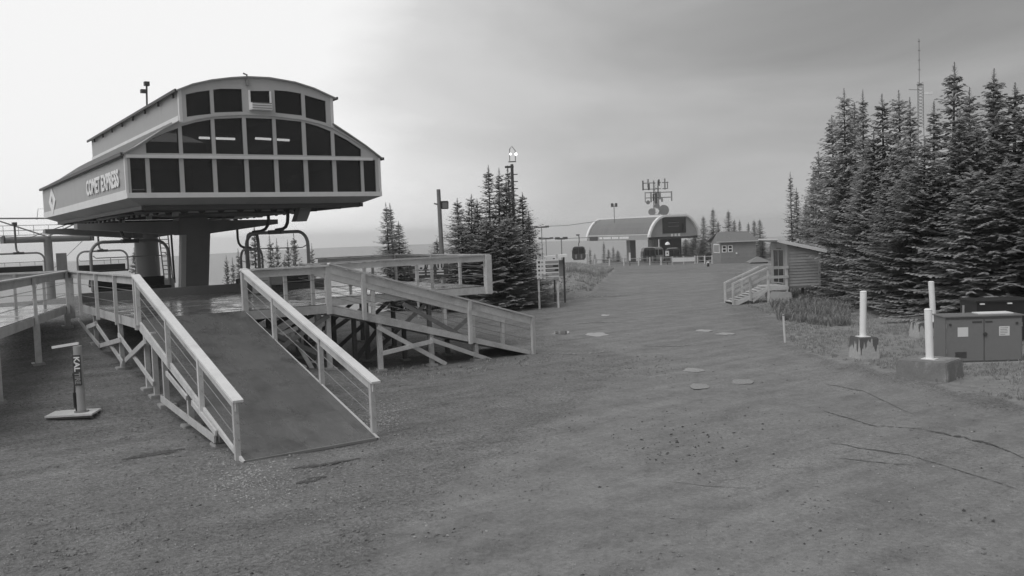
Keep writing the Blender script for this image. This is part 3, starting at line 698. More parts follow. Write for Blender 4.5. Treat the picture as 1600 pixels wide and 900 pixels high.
def side_ramp():
    T = tag(empty('access_ramp'), 'long side ramp sloping down to the right from the deck corner with gappy board railings', 'ramp')
    x0, x1, z0, z1 = 10.25, 17.5, DZ, gz(17.5, 24.3)+.06
    S = lambda x: z0+(z1-z0)*(x-x0)/(x1-x0)
    x = x0
    while x < x1-.05:
        q = [(x+.005, YD+.02, S(x)), (x+.195, YD+.02, S(x+.19)), (x+.195, 26.55, S(x+.19)), (x+.005, 26.55, S(x))]
        MB().prism(q, (0, 0, -.04)).build('tread_board', wood, T); x += .2
    for y in (YD-.02, 25.4, 26.6):
        MB().prism([(x0, y, S(x0)-.28), (x1, y, S(x1)-.14), (x1, y, S(x1)-.03), (x0, y, S(x0)-.05)], (0, .05, 0)).build('side_stringer', wood if y != 25.4 else wooddark, T)
    for y, pp, n in ((YD-.05, (569, 733), 0), (26.65, (585, 696, 740), 1)):
        xe = 17.45 if n == 0 else 17.9
        P = lambda t, z: (x0+(xe-x0)*t, y, S(x0+(xe-x0)*t)+z)
        bm_('top_rail', wood, T, P(0, 1.16), P(1, 1.16), .19, .045)
        bm_('side_rail', wood if n else wood, T, P(0, 1.0), P(1, 1.0), .045, .22)
        for c in (.35, .7): tb('cable', midsteel, T, [P(0, c), P(1, c)], .008, 4)
        ts = [(atY(px, 500, y)[0]-x0)/(xe-x0) for px in pp]+[.99]
        for t in ts: q = P(t, 0); post(T, q[0], y-.05 if n == 0 else y+.05, q[2]-.24, q[2]+1.13, .11)
    for px, pt, pb in ((595, 512, 576), (675, 535, 569), (744, 550, 566)):
        p = atY(px, pb, YD+.1); z = footing(T, p[0], YD+.1, .15); post(T, p[0], YD+.1, z, S(p[0])-.2, .13, name='support_post')
        z = footing(T, p[0], 26.2, .15); post(T, p[0], 26.2, z, S(p[0])-.2, .12, wooddark, 'support_post')
    for a, b in (((590, 511), (697, 569)), ((598, 552), (676, 533)), ((672, 530), (768, 563))):
        of = .03 if a[0] != 598 else .08; bm_('brace', wood, T, atY(*a, YD-of), atY(*b, YD-of), .045, .13)
    for a, b in (((556, 562), (592, 512)), ((630, 475), (740, 535)), ((700, 525), (736, 494)), ((560, 490), (610, 530))):
        of = 26.5+.06*(a[0] in (700, 560)); bm_('brace', wooddark, T, atY(*a, of), atY(*b, of), .045, .14)
    return T
side_ramp()

def walkway():
    T = tag(empty('walkway'), 'wooden walkway with plank railing running off the deck at the left edge of the picture', 'walkway')
    a = np.array([4.78, 33.4]); b = np.array([.55, 20.8]); d = (b-a)/np.linalg.norm(b-a); n = np.array([d[1], -d[0]])
    if n[0] > 0: n = -n
    L = np.linalg.norm(b-a)
    railing(T, a, b, DZ, DZ, 1.12, [.06, .40, .70, .98], below=.28)
    c, e = a+n*2.3, b+n*2.3
    railing(T, c, e, DZ, DZ, 1.12, [.02, .2, .45, .7], below=.28)
    for p, q in ((a, b), (c, e)): bm_('rim_joist', wood, T, (*p, DZ-.15), (*q, DZ-.15), .05, .24)
    railing(T, a+n*.1+np.array([0, .1]), c, DZ, DZ, 1.12, [.3, .7], below=.28)
    s = 0
    while s < L-.2:
        p = a+d*s; q = a+d*(s+.172)
        MB().prism([(*p, DZ-.005), (*q, DZ-.005), (*(q+n*2.3), DZ-.005), (*(p+n*2.3), DZ-.005)], (0, 0, -.035)).build('deck_board', deckw, T); s += .18
    for t in (.03, .36, .68):
        for off in (.05, 2.2):
            p = a+d*(L*t)+n*off; z = footing(T, p[0], p[1], .16); post(T, p[0], p[1], z, DZ-.27, .16, name='support_post')
            bx('bolt', whitem, T, (p[0]-.2, p[1]-.12, z), (p[0]-.12, p[1]-.05, z+.03))
    return T
walkway()

# ------------------------------------------------------------------ lift tower, ropes, chairs
def lift_tower():
    y = 83.; z0 = gz(XM, y); T = tag(empty('lift_tower', (XM, y, z0)), 'grey steel lift tower with round crossarm and catwalk standing left beyond the deck', 'lift tower')
    L = lambda a, b, c: (a, b, c-z0)
    zt = atX(70, 374, XM)[2]; hx = 3.25
    tb('tower_tube', midsteel, T, [L(0, 0, z0-1), L(0, 0, zt+.2)], [.42, .32], 16)
    tb('crossarm', midsteel, T, [L(-hx, 0, zt), L(hx, 0, zt)], .26, 12)
    for s in (-1, 1):
        A = MB().beam(L(s*hx, -1.4, zt-.1), L(s*hx, 1.4, zt-.1), .14, .3).build('sheave_beam', darksteel, T)
        for k in range(6): tb('sheave', darksteel, A, [L(s*hx-.06, -1.3+k*.52, zt+.12), L(s*hx+.06, -1.3+k*.52, zt+.12)], .2, 12)
    bx('catwalk', midsteel, T, L(-hx-.3, -.9, zt+.35), L(hx+.2, -.5, zt+.39))
    for z in (.75, 1.15): tb('catwalk_rail', midsteel, T, [L(-hx-.3, -.9, zt+z), L(hx+.2, -.9, zt+z)], .025, 5)
    for x in np.linspace(-hx, hx, 7): tb('catwalk_post', midsteel, T, [L(x, -.9, zt+.35), L(x, -.9, zt+1.15)], .02, 5)
    tb('lifting_frame', midsteel, T, [L(-hx-.6, 0, zt+1.75), L(0, 0, zt+.2)], .06, 6)
    tb('lifting_frame', midsteel, T, [L(hx-.3, 0, zt+1.6), L(0, 0, zt+.2)], .06, 6)
    tb('lifting_frame', midsteel, T, [L(-hx-.7, 0, zt+1.78), L(hx-1, 0, zt+1.68)], .07, 6)
    tb('work_light_bracket', midsteel, T, [L(-.7, 0, zt+1.6), L(-.55, 0, zt+2.5), L(.1, 0, zt+2.5), L(.3, 0, zt+1.6)], .025, 5)
    bx('tower_panel', midsteel, T, L(.5, -.3, zt-3.4), L(1.3, -.2, zt-1.2))
    return zt
ZT = lift_tower()
def rope(name, pts, label, r=.025, cat='cable', **kw):
    return tag(tb(name, darksteel, None, pts, r, 5), label, cat, **kw)
for x, lb in ((XM-3.25, 'left haul rope running from the chairlift station over the lift tower'), (XM+3.25, 'right haul rope running from the chairlift station over the lift tower')):
    pts = [(x, 49, 5.3), (x, 66, ZT-.05), (x, 83, ZT+.35), (x, 120, ZT-5), (x, 190, ZT-30)]
    rope('haul_rope', pts, lb)

def make_chair(label, w=3.1, hh=1.32):
    T = tag(empty('lift_chair'), label, 'lift chair', 'chairs hanging from the chairlift')
    h = w/2
    tb('hanger', darksteel, T, [(.0, .7, 1.9), (.0, .7, .6), (.0, .66, .36), (.0, .55, .2), (0, .38, .12), (0, .2, .1), (0, 0, .08)], .065, 8)
    bx('grip', darksteel, T, (-.12, .45, 1.85), (.12, .95, 2.1))
    bx('hanger_clamp', darksteel, T, (-.32, -.09, -.07), (.32, .09, .09))
    arc = [(-h, 0, -hh), (-h, 0, -.55)]+[(-h+.5-.5*math.cos(a), 0, -.5+.5*math.sin(a)) for a in np.linspace(.2, 1.5, 6)]
    arc = arc+[(-p[0], p[1], p[2]) for p in arc[::-1]]
    tb('frame', midsteel, T, arc, .062, 8)
    b = MB().box((-h+.08, -.28, -hh-.06), (h-.08, .3, -hh+.05)); b.build('seat', rubber, T, bevel=.02)
    b = MB().box((-h+.08, .28, -hh+.02), (h-.08, .36, -hh+.42)); b.build('backrest', rubber, T, bevel=.02)
    tb('restraint_bar', midsteel, T, [(-h+.12, .05, -.52), (-h+.1, -.2, -.6), (h-.1, -.2, -.6), (h-.12, .05, -.52)], .02, 6)
    for x in (-.9, 0, .9): tb('foot_rest', midsteel, T, [(x, -.2, -.6), (x, -.22, -.85)], .015, 5)
    return T
def place_chair(px, py, D, yaw, label, first=None, hh=1.3):
    c = make_chair(label, hh=hh) if first is None else copy_tree(first)
    c['label'] = label; p = atD(px, py, D); c.location = tuple(p); c.rotation_euler = (0, 0, yaw); return c
ch = place_chair(203, 377, 35.0, .25, 'large lift chair frame left of the rear pillar, hanging nearest on the left side', hh=1.85)
ch2 = place_chair(160, 392, 58.0, .12, 'small lift chair with black seat hanging between the lift tower and the pillars')
place_chair(29, 396, 60.0, .08, 'lift chair hanging at the far left edge in front of the lift tower', ch2)
place_chair(394, 366, 37.5, -1.75, 'lift chair directly right of the front pillar, turned half side on', ch)
place_chair(431, 363, 34.0, -1.1, 'rightmost lift chair hanging under the station behind the deck rail', ch)
place_chair(393, 390, 46.5, .9, 'smallest lift chair frame seen behind the two right hand chairs', ch)

# things standing on and behind the deck
def box_sign(px, py, D, w, h, label, name='control_box', post_=True):
    p = atD(px, py, D); z0 = DZ
    T = tag(empty(name, (p[0], p[1], z0), -YAW), label, 'control box')
    b = MB().box((-w/2, -.12, p[2]-h/2-z0), (w/2, .12, p[2]+h/2-z0)).build('housing', siding, T, bevel=.01)
    bx('door_seam', darksteel, b, (-w/2+.05, -.125, p[2]-z0+.1), (w/2-.05, -.121, p[2]-z0+.115))
    if post_: bx('stand', darksteel, T, (-.06, -.05, 0), (.06, .05, p[2]-h/2-z0))
box_sign(409, 443, 31.8, .62, .68, 'tall pale control box behind the first post right of the main ramp')
box_sign(434, 436, 33., .42, .42, 'small pale control box beside the taller pale one on the deck')

def pad_machine():
    z0 = 2.0; p = atD(225, 441, 41.); T = tag(empty('ground_drive', (p[0], p[1], z0), -YAW), 'low dark machinery with a drum lying at the foot of the rear pillar', 'machinery')
    tb('drum', darksteel, T, [(-.8, 0, .25), (.7, 0, .25)], .2, 12)
    bx('motor', midsteel, T, (.75, -.3, 0), (1.3, .3, .5), bevel=.03); bx('skid', darksteel, T, (-1., -.3, -.1), (1.5, .35, .04))
pad_machine()
def bench_machine():
    p = atD(172, 441, 43.); T = tag(empty('rope_brake', (p[0], p[1], 1.9), -YAW), 'low dark metal bar assembly seen through the left deck railing', 'machinery')
    tb('bar', darksteel, T, [(-1.0, 0, .35), (1.1, 0, .42)], .1, 8); bx('gear_box', darksteel, T, (-.1, -.25, .1), (.45, .25, .75), bevel=.03)
    tb('crank', darksteel, T, [(-1.0, 0, .35), (-.95, 0, .75), (-1.2, 0, .8)], .04, 6); bx('foot', darksteel, T, (-.3, -.2, -.15), (.6, .2, .1))
bench_machine()
def rock(px, py, D, s, label, mat=None):
    p = atD(px, py, D); z = p[2]; bm = bmesh.new(); bmesh.ops.create_icosphere(bm, subdivisions=3, radius=1)
    for v in bm.verts:
        n_ = 1+.25*noise.noise(v.co*1.3+Vector((px, 0, 0))); v.co = Vector((v.co.x*s[0]*n_, v.co.y*s[1]*n_, v.co.z*s[2]*n_))
    me = bpy.data.meshes.new('rock'); bm.to_mesh(me); bm.free(); me.materials.append(mat or shrubrock)
    o = bpy.data.objects.new('rock', me); COL.objects.link(o); o.location = tuple(p); return tag(o, label, 'rock')
shrubrock = mk('lichen_rock', .25, .9, .3, 3., .5, 20, fine=.3)

# light pole, antenna mast, signs
def light_pole():
    b = atD(694, 455, 46.); t = atD(685, 296, 46.); t2 = atD(688, 322, 46.); z = gz(b[0], b[1])
    T = tag(empty('light_pole', (b[0], b[1], z)), 'leaning dark wooden light pole with floodlight left of the middle fir clump', 'light pole'); o = np.array([b[0], b[1], z])
    b2 = b.copy(); b2[2] = z-.3
    tb('pole', wooddark, T, [b2-o, t-o], [.14, .10], 10)
    q = t2-o
    bm_('bracket', darksteel, T, q+np.array(HR.tolist()+[0])*-.32+np.array([0, 0, .14]), q+np.array(HR.tolist()+[0])*.3+np.array([0, 0, -.02]), .07, .07)
    h = q+np.array(HR.tolist()+[0])*.22
    L_ = MB().box((-.19, -.1, -.2), (.19, .1, .2)).build('floodlight', darksteel, T, bevel=.02); L_.location = tuple(h+np.array([0, 0, .05])); L_.rotation_euler = (.2, 0, -YAW+.3)
    bx('lens', signgr, L_, (-.14, -.115, -.15), (.14, -.105, .15))
light_pole()
def mast():
    D = 53.; b = atD(806, 440, D); t = atD(800, 262, D); z = gz(b[0], b[1])
    T = tag(empty('light_mast', (b[0], b[1], z)), 'thin mast topped with lit lamps rising out of the middle fir clump', 'light mast'); o = np.array([b[0], b[1], z])
    R3 = np.array(HR.tolist()+[0])
    tb('pole', darksteel, T, [np.array([b[0], b[1], z-.3])-o, t-o+np.array([0, 0, .2])], .09, 8)
    q = t-o
    bm_('arm', darksteel, T, q-R3*.42+[0, 0, .05], q+R3*.1+[0, 0, .05], .1, .12); bm_('arm', darksteel, T, q-R3*.2+[0, 0, .35], q+R3*.25+[0, 0, .35], .06, .06)
    tb('lamp_hoop', midsteel, T, [q+R3*-.12+[0, 0, .4], q+R3*-.1+[0, 0, 1.1], q+R3*.03+[0, 0, 1.25], q+R3*.22+[0, 0, 1.0], q+R3*.22+[0, 0, .4]], .025, 6)
    for dx, dz, r in ((-.06, .8, .07), (.26, .78, .09)):
        bm2 = MB().tube([q+R3*dx+[0, 0, dz-r], q+R3*dx+[0, 0, dz-r*.6], q+R3*dx+[0, 0, dz], q+R3*dx+[0, 0, dz+r*.6], q+R3*dx+[0, 0, dz+r]], [r*.35, r*.85, r, r*.85, r*.35], 10); bm2.build('lit_lamp', lampfar, T, smooth=True)
    for k in range(9): zz = -.4-k*.42; tb('step_bolt', midsteel, T, [q+[0, 0, zz], q+R3*.32+[0, 0, zz]], .035, 5)
mast()
def icon_signs():
    D = 44.; b = atD(670, 418, D); z = gz(b[0], b[1])
    T = tag(empty('notice_sign', (b[0], b[1], z), -YAW), 'dark notice board with pale shield shaped symbols seen under the deck rail', 'sign')
    zc = b[2]-z
    bx('board', darksteel, T, (-.95, 0, zc-.5), (.95, .06, zc+.48))
    for x in (-.6, .6): bx('sign_post', wood, T, (x-.05, .07, -.3), (x+.05, .17, zc+.4))
    for k, x in enumerate((-.70, -.38, .06, .55)):
        if k == 0:
            bx('symbol', signm, T, (x-.16, -.012, zc+.1), (x+.1, 0, zc+.34)); bx('caption', signgr, T, (x-.1, -.012, zc-.25), (x+.1, 0, zc-.05)); continue
        pts = [(x+.18*math.cos(a), -.012, zc+.12+.26*math.sin(a)*(1 if math.sin(a) < 0 else .8)) for a in np.linspace(0, 2*math.pi, 17)[:-1]]
        MB().prism(pts, (0, .011, 0)).build('symbol', signm, T)
        if k == 1: bx('print', signdk, T, (x-.06, -.02, zc-.06), (x+.06, -.013, zc+.02)); bx('print', signdk, T, (x-.2, -.02, zc+.3), (x+.2, -.013, zc+.36))
        if k == 2:
            for s in (-1, 1): bx('print', signdk, T, (x+s*.13-.022, -.02, zc-.02), (x+s*.13+.022, -.013, zc+.33))
        if k == 3:
            for s in (-1, 1): bx('print', signdk, T, (x+s*.085-.04, -.02, zc-.04), (x+s*.085+.04, -.013, zc+.28))
        for j in range(2): bx('caption', signm, T, (x-.17, -.012, zc-.22-j*.14), (x+.17, 0, zc-.15-j*.14))
icon_signs()
def trail_sign():
    D = 47.; c = atD(856, 420.5, D); z = gz(c[0], c[1]); T = tag(empty('trail_sign', (c[0], c[1], z), -YAW), 'white trail status board with dark rows and round symbols beside the middle firs', 'sign')
    zc = c[2]-z; w, h = .58, .51
    bx('board', signm, T, (-w, 0, zc-h), (w, .05, zc+h))
    cols = [signdk, signdk, signdk, signgr, signgr]
    for i in range(5):
        zz = zc+h-.14-i*.213
        bx('status_row', [signgr, signdk, signdk, signgr, signgr][i], T, (-w+.46, -.012, zz-.075), (w-.02, -.001, zz+.06))
        if i: bx('row_text', signm, T, (-w+.5, -.02, zz-.01), (-w+.5+random.uniform(.25, .5), -.013, zz+.015))
        pts = [(-w+.12+.055*math.cos(a), -.012, zz+.055*math.sin(a)) for a in np.linspace(0, 2*math.pi, 13)[:-1]] if i else [(-w+.06, -.012, zz-.05), (-w+.18, -.012, zz-.05), (-w+.18, -.012, zz+.06), (-w+.06, -.012, zz+.06)]
        MB().prism(pts, (0, .011, 0)).build('symbol', cols[i] if i < 3 else signgr, T)
        bx('symbol', signgr, T, (-w+.24, -.012, zz-.04), (-w+.34, -.001, zz+.04))
    for x in (-.5, .5): bx('sign_post', wood, T, (x-.05, .06, -.3), (x+.05, .16, zc+h+.25))
    T2 = tag(empty('information_shelter', (0, 0, 0)), 'small post shelter with thin white roof just right of the trail board', 'shelter')
    q = atD(868, 401, 50.); zz = gz(q[0], q[1]); T2.location = (q[0], q[1], zz); T2.rotation_euler = (0, 0, -YAW); hh = q[2]-zz
    MB().beam((-.65, 0, hh-.03), (.62, 0, hh+.05), .9, .14).build('roof', whitem, T2)
    for x in (-.1, .45): bx('shelter_post', darksteel, T2, (x-.05, -.05, -.3), (x+.05, .05, hh-.03))
    bx('back_panel', signgr, T2, (-.05, .0, hh-1.1), (.4, .04, hh-.2))
trail_sign()

# ------------------------------------------------------------------ sponsor post with plank base
def tyre_post():
    c = gp(116, 650); z = c[2]
    T = tag(empty('sponsor_post', (c[0], c[1], z), -YAW+.12), 'tall grey post lettered KALTIRE standing on a small square wooden pallet', 'post')
    for k in range(5): bx('pallet_plank', woodcap, T, (-.52+k*.205, -.34, .05), (-.52+k*.205+.2, .34, .09))
    for y in (-.3, 0, .24): bx('pallet_bearer', wooddark, T, (-.5, y, .0), (.5, y+.06, .05))
    px = .17
    tb('tube', paintside, T, [(px, 0, .09), (px, 0, 1.62)], .095, 16)
    tb('base_flange', midsteel, T, [(px, 0, .091), (px, 0, .115)], .16, 16)
    bm_('sign_arm', whitem, T, (-.38, 0, 1.61), (.2, 0, 1.68), .07, .055)
    tb('pump_hose', darksteel, T, [(px-.1, -.03, .12), (px-.13, -.04, .4), (px-.10, -.05, .75), (px-.12, -.04, 1.0)], .018, 6)
    tb('tool', rubber, T, [(px-.12, -.03, .2), (px-.12, -.04, .55)], .035, 8)
    pl = bx('name_strip', darksteel, T, (px-.085, -.112, .72), (px+.085, -.092, 1.42))
    text_obj('lettering', 'KAL', letter, T, (px-.06, -.118, 1.38), (0, 0, -1), (1, 0, 0), .34, .13, .006)
    text_obj('lettering', 'TIRE', signgr, T, (px-.06, -.118, 1.02), (0, 0, -1), (1, 0, 0), .27, .12, .006)
tyre_post()

# ------------------------------------------------------------------ bollards, cabinet, marker
def drip_mat():
    m = bpy.data.materials.new('concrete_with_paint_runs'); m.use_nodes = True; t = m.node_tree; p = t.nodes['Principled BSDF']
    tx = N(t, 'ShaderNodeTexCoord'); sp = N(t, 'ShaderNodeSeparateXYZ'); t.links.new(tx.outputs['Object'], sp.inputs[0])
    mp_ = N(t, 'ShaderNodeMapping'); mp_.inputs['Scale'].default_value = (9, 9, .6); t.links.new(tx.outputs['Object'], mp_.inputs[0])
    n = N(t, 'ShaderNodeTexNoise'); n.inputs['Scale'].default_value = 1.; n.inputs['Detail'].default_value = 3; t.links.new(mp_.outputs[0], n.inputs['Vector'])
    n2 = N(t, 'ShaderNodeTexNoise'); n2.inputs['Scale'].default_value = 14; n2.inputs['Detail'].default_value = 6; t.links.new(tx.outputs['Object'], n2.inputs['Vector'])
    k = math_n(t, 'SUBTRACT', sp.outputs[2], math_n(t, 'MULTIPLY_ADD', n.outputs['Fac'], -1.5, 1.13))
    k = math_n(t, 'MULTIPLY', k, 30., clamp=True)
    base = math_n(t, 'MULTIPLY_ADD', n2.outputs['Fac'], .3, .28)
    v_ = math_n(t, 'MULTIPLY', base, math_n(t, 'MULTIPLY_ADD', k, -.72, 1.))
    cc = N(t, 'ShaderNodeCombineColor')
    for i in range(3): t.links.new(v_, cc.inputs[i])
    t.links.new(cc.outputs[0], p.inputs['Base Color']); p.inputs['Roughness'].default_value = .8
    return m
dripm = drip_mat()
darkconc = mk('stained_dark_concrete', .2, .85, .35, 3., .4, 50, fine=.25, dirt=-.9)
def bollard(px, py, size, hgt, rot, label, mat, pipe_dx=0., lean=0.):
    p = gp(px, py); T = tag(empty('bollard', (p[0], p[1], p[2]), -YAW+rot), label, 'bollard', 'white bollards in concrete blocks')
    w, d, h = size
    b = MB().add([(-w/2-.04, 0, -.1), (w/2+.04, 0, -.1), (w/2+.04, d, -.1), (-w/2-.04, d, -.1), (-w/2, .03, h), (w/2, .03, h), (w/2, d-.03, h), (-w/2, d-.03, h)],
                 [(0,3,2,1),(4,5,6,7),(0,1,5,4),(1,2,6,5),(2,3,7,6),(3,0,4,7)])
    b.build('concrete_block', mat, T, bevel=.025)
    tb('pipe', whitem, T, [(pipe_dx, d/2, h), (pipe_dx+lean, d/2, h+hgt)], .095, 18)
    tb('pipe_cap', whitem, T, [(pipe_dx+lean, d/2, h+hgt), (pipe_dx+lean, d/2, h+hgt+.03)], [.102, .07], 18)
    bx('mounting_plate', whitem, T, (pipe_dx-.17, d/2-.15, h), (pipe_dx+.17, d/2+.15, h+.015))
bollard(1360, 561, (.55, .75, .62), 1.32, .1, 'leftmost white bollard in a pale concrete block with dark paint runs', dripm, -.03, .03)
bollard(1439, 594, (1.2, 1.2, .46), 1.26, -.78, 'white bollard in the widest dark concrete block in front of the cabinet', darkconc, .0, -.03)
bollard(1469, 527, (1.35, .8, .5), 1.35, .02, 'white bollard farthest back, rising behind the front one left of the cabinet', dripm, -.02, -.08)

def cabinet():
    a = gp(1480, 568); b = gp(1597, 568); c = (a+b)/2; T = tag(empty('utility_cabinet', (c[0], c[1], c[2]), -YAW-.06), 'wide grey metal utility cabinet with two doors and white stickers by the firs', 'cabinet')
    w, d, h = 2.06, .8, 1.30
    bx('plinth', concrete, T, (-w/2-.12, -.12, -.1), (w/2+.12, d+.1, .035))
    bx('body', cabm, T, (-w/2, .03, .035), (w/2, d, h))
    for x0, x1 in ((-w/2+.02, -.012), (.012, w/2-.03)):
        D_ = bx('door', cabm, T, (x0, -.005, .08), (x1, .03, h-.07), bevel=.008)
        cx = (x0+x1)/2+(-.06 if x0 < 0 else .03)
        bx('sticker', signm, D_, (cx-.14, -.012, .76), (cx+.14, -.006, 1.02))
        if x0 > 0:
            for k in range(5): bx('sticker_print', signgr, D_, (cx-.11, -.016, .79+k*.045), (cx+random.uniform(.02, .11), -.0125, .805+k*.045))
        bx('name_plate', darksteel, D_, ((-.32 if x0 < 0 else .03), -.012, h-.17), ((-.06 if x0 < 0 else .22), -.006, h-.12))
        tb('hinge_bolt', darksteel, D_, [((x0+.1) if x0 < 0 else (x1-.13), -.03, h-.2), ((x0+.1) if x0 < 0 else (x1-.13), -.006, h-.2)], .035, 8)
    for x in (-w/2+.015, w/2-.03):
        for z_ in (.3, 1.0): tb('hinge', midsteel, T, [(x, -.02, z_), (x, -.02, z_+.12)], .014, 6)
    for k in range(5): bx('louvre', darksteel, T, (-w/2+.25, -.02, .18+k*.035), (-w/2+.55, -.006, .195+k*.035))
    tb('handle', darksteel, T, [(.02, -.05, .82), (.02, -.006, .82)], .05, 8)
    bx('lid', cabm, T, (-w/2-.04, -.05, h), (w/2+.04, d+.05, h+.035), bevel=.008)
    bx('lid_panel', whitem, T, (.0, .3, h+.036), (w/2-.1, .75, h+.06))
    tb('vent_pipe', signgr, T, [(-.25, d-.1, h), (-.25, d-.1, h+.26)], .03, 8)
    c2 = gp(1618, 545); T2 = tag(empty('storage_box', (c2[0]+.5, c2[1]+.6, c2[2]), -YAW-.06), 'black low storage box with a small lamp standing behind the grey cabinet', 'box')
    bx('body', rubber, T2, (-1.05, .8, -.1), (.8, 2.0, 1.3)); bx('lid', rubber, T2, (-1.1, .75, 1.3), (.85, 2.05, 1.36), bevel=.01)
    for x in (-.9, -.05): bx('latch', whitem, T2, (x-.06, .72, 1.24), (x+.07, .8, 1.28))
cabinet()
def marker():
    b = gp(1227, 535); t = atD(1224, 492, 30.2); T = tag(empty('marker_stake', tuple(b)), 'thin white marker stake leaning slightly at the right road edge', 'stake')
    tb('stake', whitem, T, [(0, 0, -.1), tuple(t-b)], .035, 8); tb('reflector', signgr, T, [tuple((t-b)*.98), tuple((t-b)*1.02)], .04, 8)
marker()

# ------------------------------------------------------------------ shed with stairs
def shed():
    D0 = 46.; c = atD(1232, 450, D0); z = gz(c[0], c[1]); T = tag(empty('shed', (0, 0, 0)), 'small raised shed with slanting pale roof, boarded side and wooden stairs below the right firs', 'shed')
    F3 = np.array(HF.tolist()+[0]); R3 = np.array(HR.tolist()+[0]); U3 = np.array([0, 0, 1.])
    # local frame: side wall runs from corner K to the right, front face runs left-back
    K = atD(1231, 447, D0); wr = unit(R3*.97+F3*.25); wf = unit(-R3*.03+F3)
    zf = K[2]; Wd, Dp = 1.72, 1.9
    M_ = Matrix(((wr[0], wf[0], 0, K[0]), (wr[1], wf[1], 0, K[1]), (0, 0, 1, zf), (0, 0, 0, 1))); T.matrix_world = M_
    hr = lambda x: 2.23-.24*x    # roof slopes down to the right
    MB().prism([(0, 0, 0), (Wd, 0, 0), (Wd, 0, hr(Wd)), (0, 0, hr(0))], (0, Dp, 0)).build('wall_core', darksteel, T)
    n = 14
    for k in range(n):
        z0, z1 = k*.15, k*.15+.155
        xe = Wd-.04
        if z1 > hr(Wd): xe = min(xe, max(.3, (2.23-z1)/.24))
        MB().add([(.06, -.045, z0), (xe, -.045, z0), (xe, -.0, z0), (.06, -.0, z0), (.06, -.012, z1), (xe, -.012, z1), (xe, 0, z1), (.06, 0, z1)],
                 [(0,3,2,1),(4,5,6,7),(0,1,5,4),(1,2,6,5),(2,3,7,6),(3,0,4,7)]).build('siding_board', siding, T)
    for x in (0, Wd): bx('corner_board', siding, T, (x-.05, -.06, -.05), (x+.05, .04, hr(x)-.02))
    bx('sill', wooddark, T, (-.02, -.05, -.12), (Wd+.03, Dp, -.0))
    # front face (x=0 side, faces left)
    for k in range(3): bx('front_panel', siding, T, (-.03, .04+k*.62, .02), (-.001, .02+(k+1)*.62, 2.2)) if k != 1 else bx('front_panel', siding, T, (-.03, .66, 1.95), (-.001, 1.26, 2.2))
    fr = MB()
    for y0, y1, z0, z1 in ((.30, .36, .1, 1.9), (1.52, 1.58, .1, 1.9), (.36, 1.52, 1.84, 1.9), (.36, 1.52, .1, .16), (.92, .97, .16, 1.84)): fr.box((-.06, y0, z0), (-.028, y1, z1))
    Wn = fr.build('window', siding, T)
    for y0, y1 in ((.36, .92), (.97, 1.52)): bx('pane', blackglass, Wn, (-.05, y0, .16), (-.034, y1, 1.84))
    MB().prism([(-.62, -.22, hr(-.62)), (Wd+.32, -.22, hr(Wd+.32)), (Wd+.32, -.22, hr(Wd+.32)+.07), (-.62, -.22, hr(-.62)+.07)], (0, Dp+.44, 0)).build('roof', paintlite, T)
    bm_('fascia', woodcap, T, (-.62, -.24, hr(-.62)-.03), (Wd+.32, -.24, hr(Wd+.32)-.03), .03, .15)
    g0 = z-zf
    for x in (.05, Wd-.05):
        for y in (.1, Dp-.1): bx('stilt', wooddark, T, (x-.06, y-.06, g0-.4), (x+.06, y+.06, -.12))
    # landing, stairs, rails
    bx('landing', wood, T, (-1.15, -.1, -.02), (-.06, 1.2, .04))
    for x in (-1.1, -.6, -.1): bx('landing_post', wood, T, (x-.05, -.14, g0-.2), (x+.05, -.05, 1.02)) if x != -.6 else None
    for z_ in (.98, .5): bm_('landing_rail', wood, T, (-1.15, -.15, z_), (-.02, -.15, z_), .05, .14)
    bm_('landing_joist', wood, T, (-1.15, -.12, -.09), (-.02, -.12, -.09), .05, .16)
    n = 8; xs, xe = -1.15, -3.0
    S2 = g0+.08
    for k in range(n):
        x = xs+(xe-xs)*(k+.5)/n; zz = (S2)*(k+1)/(n+.5)
        bx('stair_tread', wood, T, (x-.14, -.05, zz-.02), (x+.12, .95, zz+.02))
    for y in (-.08, 1.0):
        bm_('stair_stringer', wood, T, (xs, y, -.1), (xe, y, S2-.12), .05, .2)
        bm_('stair_rail', wood, T, (xs, y-.03, .98), (xe-.05, y-.03, S2+.95), .09, .08)
        bm_('stair_side_board', wood, T, (xs, y-.03, .55), (xe, y-.03, S2+.5), .04, .12)
        for x, s_ in ((xe, 1.0), ((xs+xe)/2, .5)): bx('stair_post', wood, T, (x-.05, y-.08, S2*s_-.3), (x+.05, y, S2*s_+.95+.0))
    bm_('brace', wood, T, (-1.1, -.1, -.1), (-1.95, -.1, g0+.1), .05, .1)
    # concrete block under
    q = atD(1222, 482, 45.2); o = tag(MB().add([(-.6, 0, -.2), (.55, -.1, -.2), (.6, .9, -.2), (-.55, .8, -.2), (-.5, .1, .62), (.5, 0, .55), (.5, .7, .5), (-.4, .7, .5)],
                 [(0,3,2,1),(4,5,6,7),(0,1,5,4),(1,2,6,5),(2,3,7,6),(3,0,4,7)]).build('concrete_block', concrete, None, bevel=.04), 'pale concrete block lying under the shed beside its stair landing', 'block')
    o.location = (q[0], q[1], gz(q[0], q[1])); o.rotation_euler = (0, 0, -YAW)
shed()

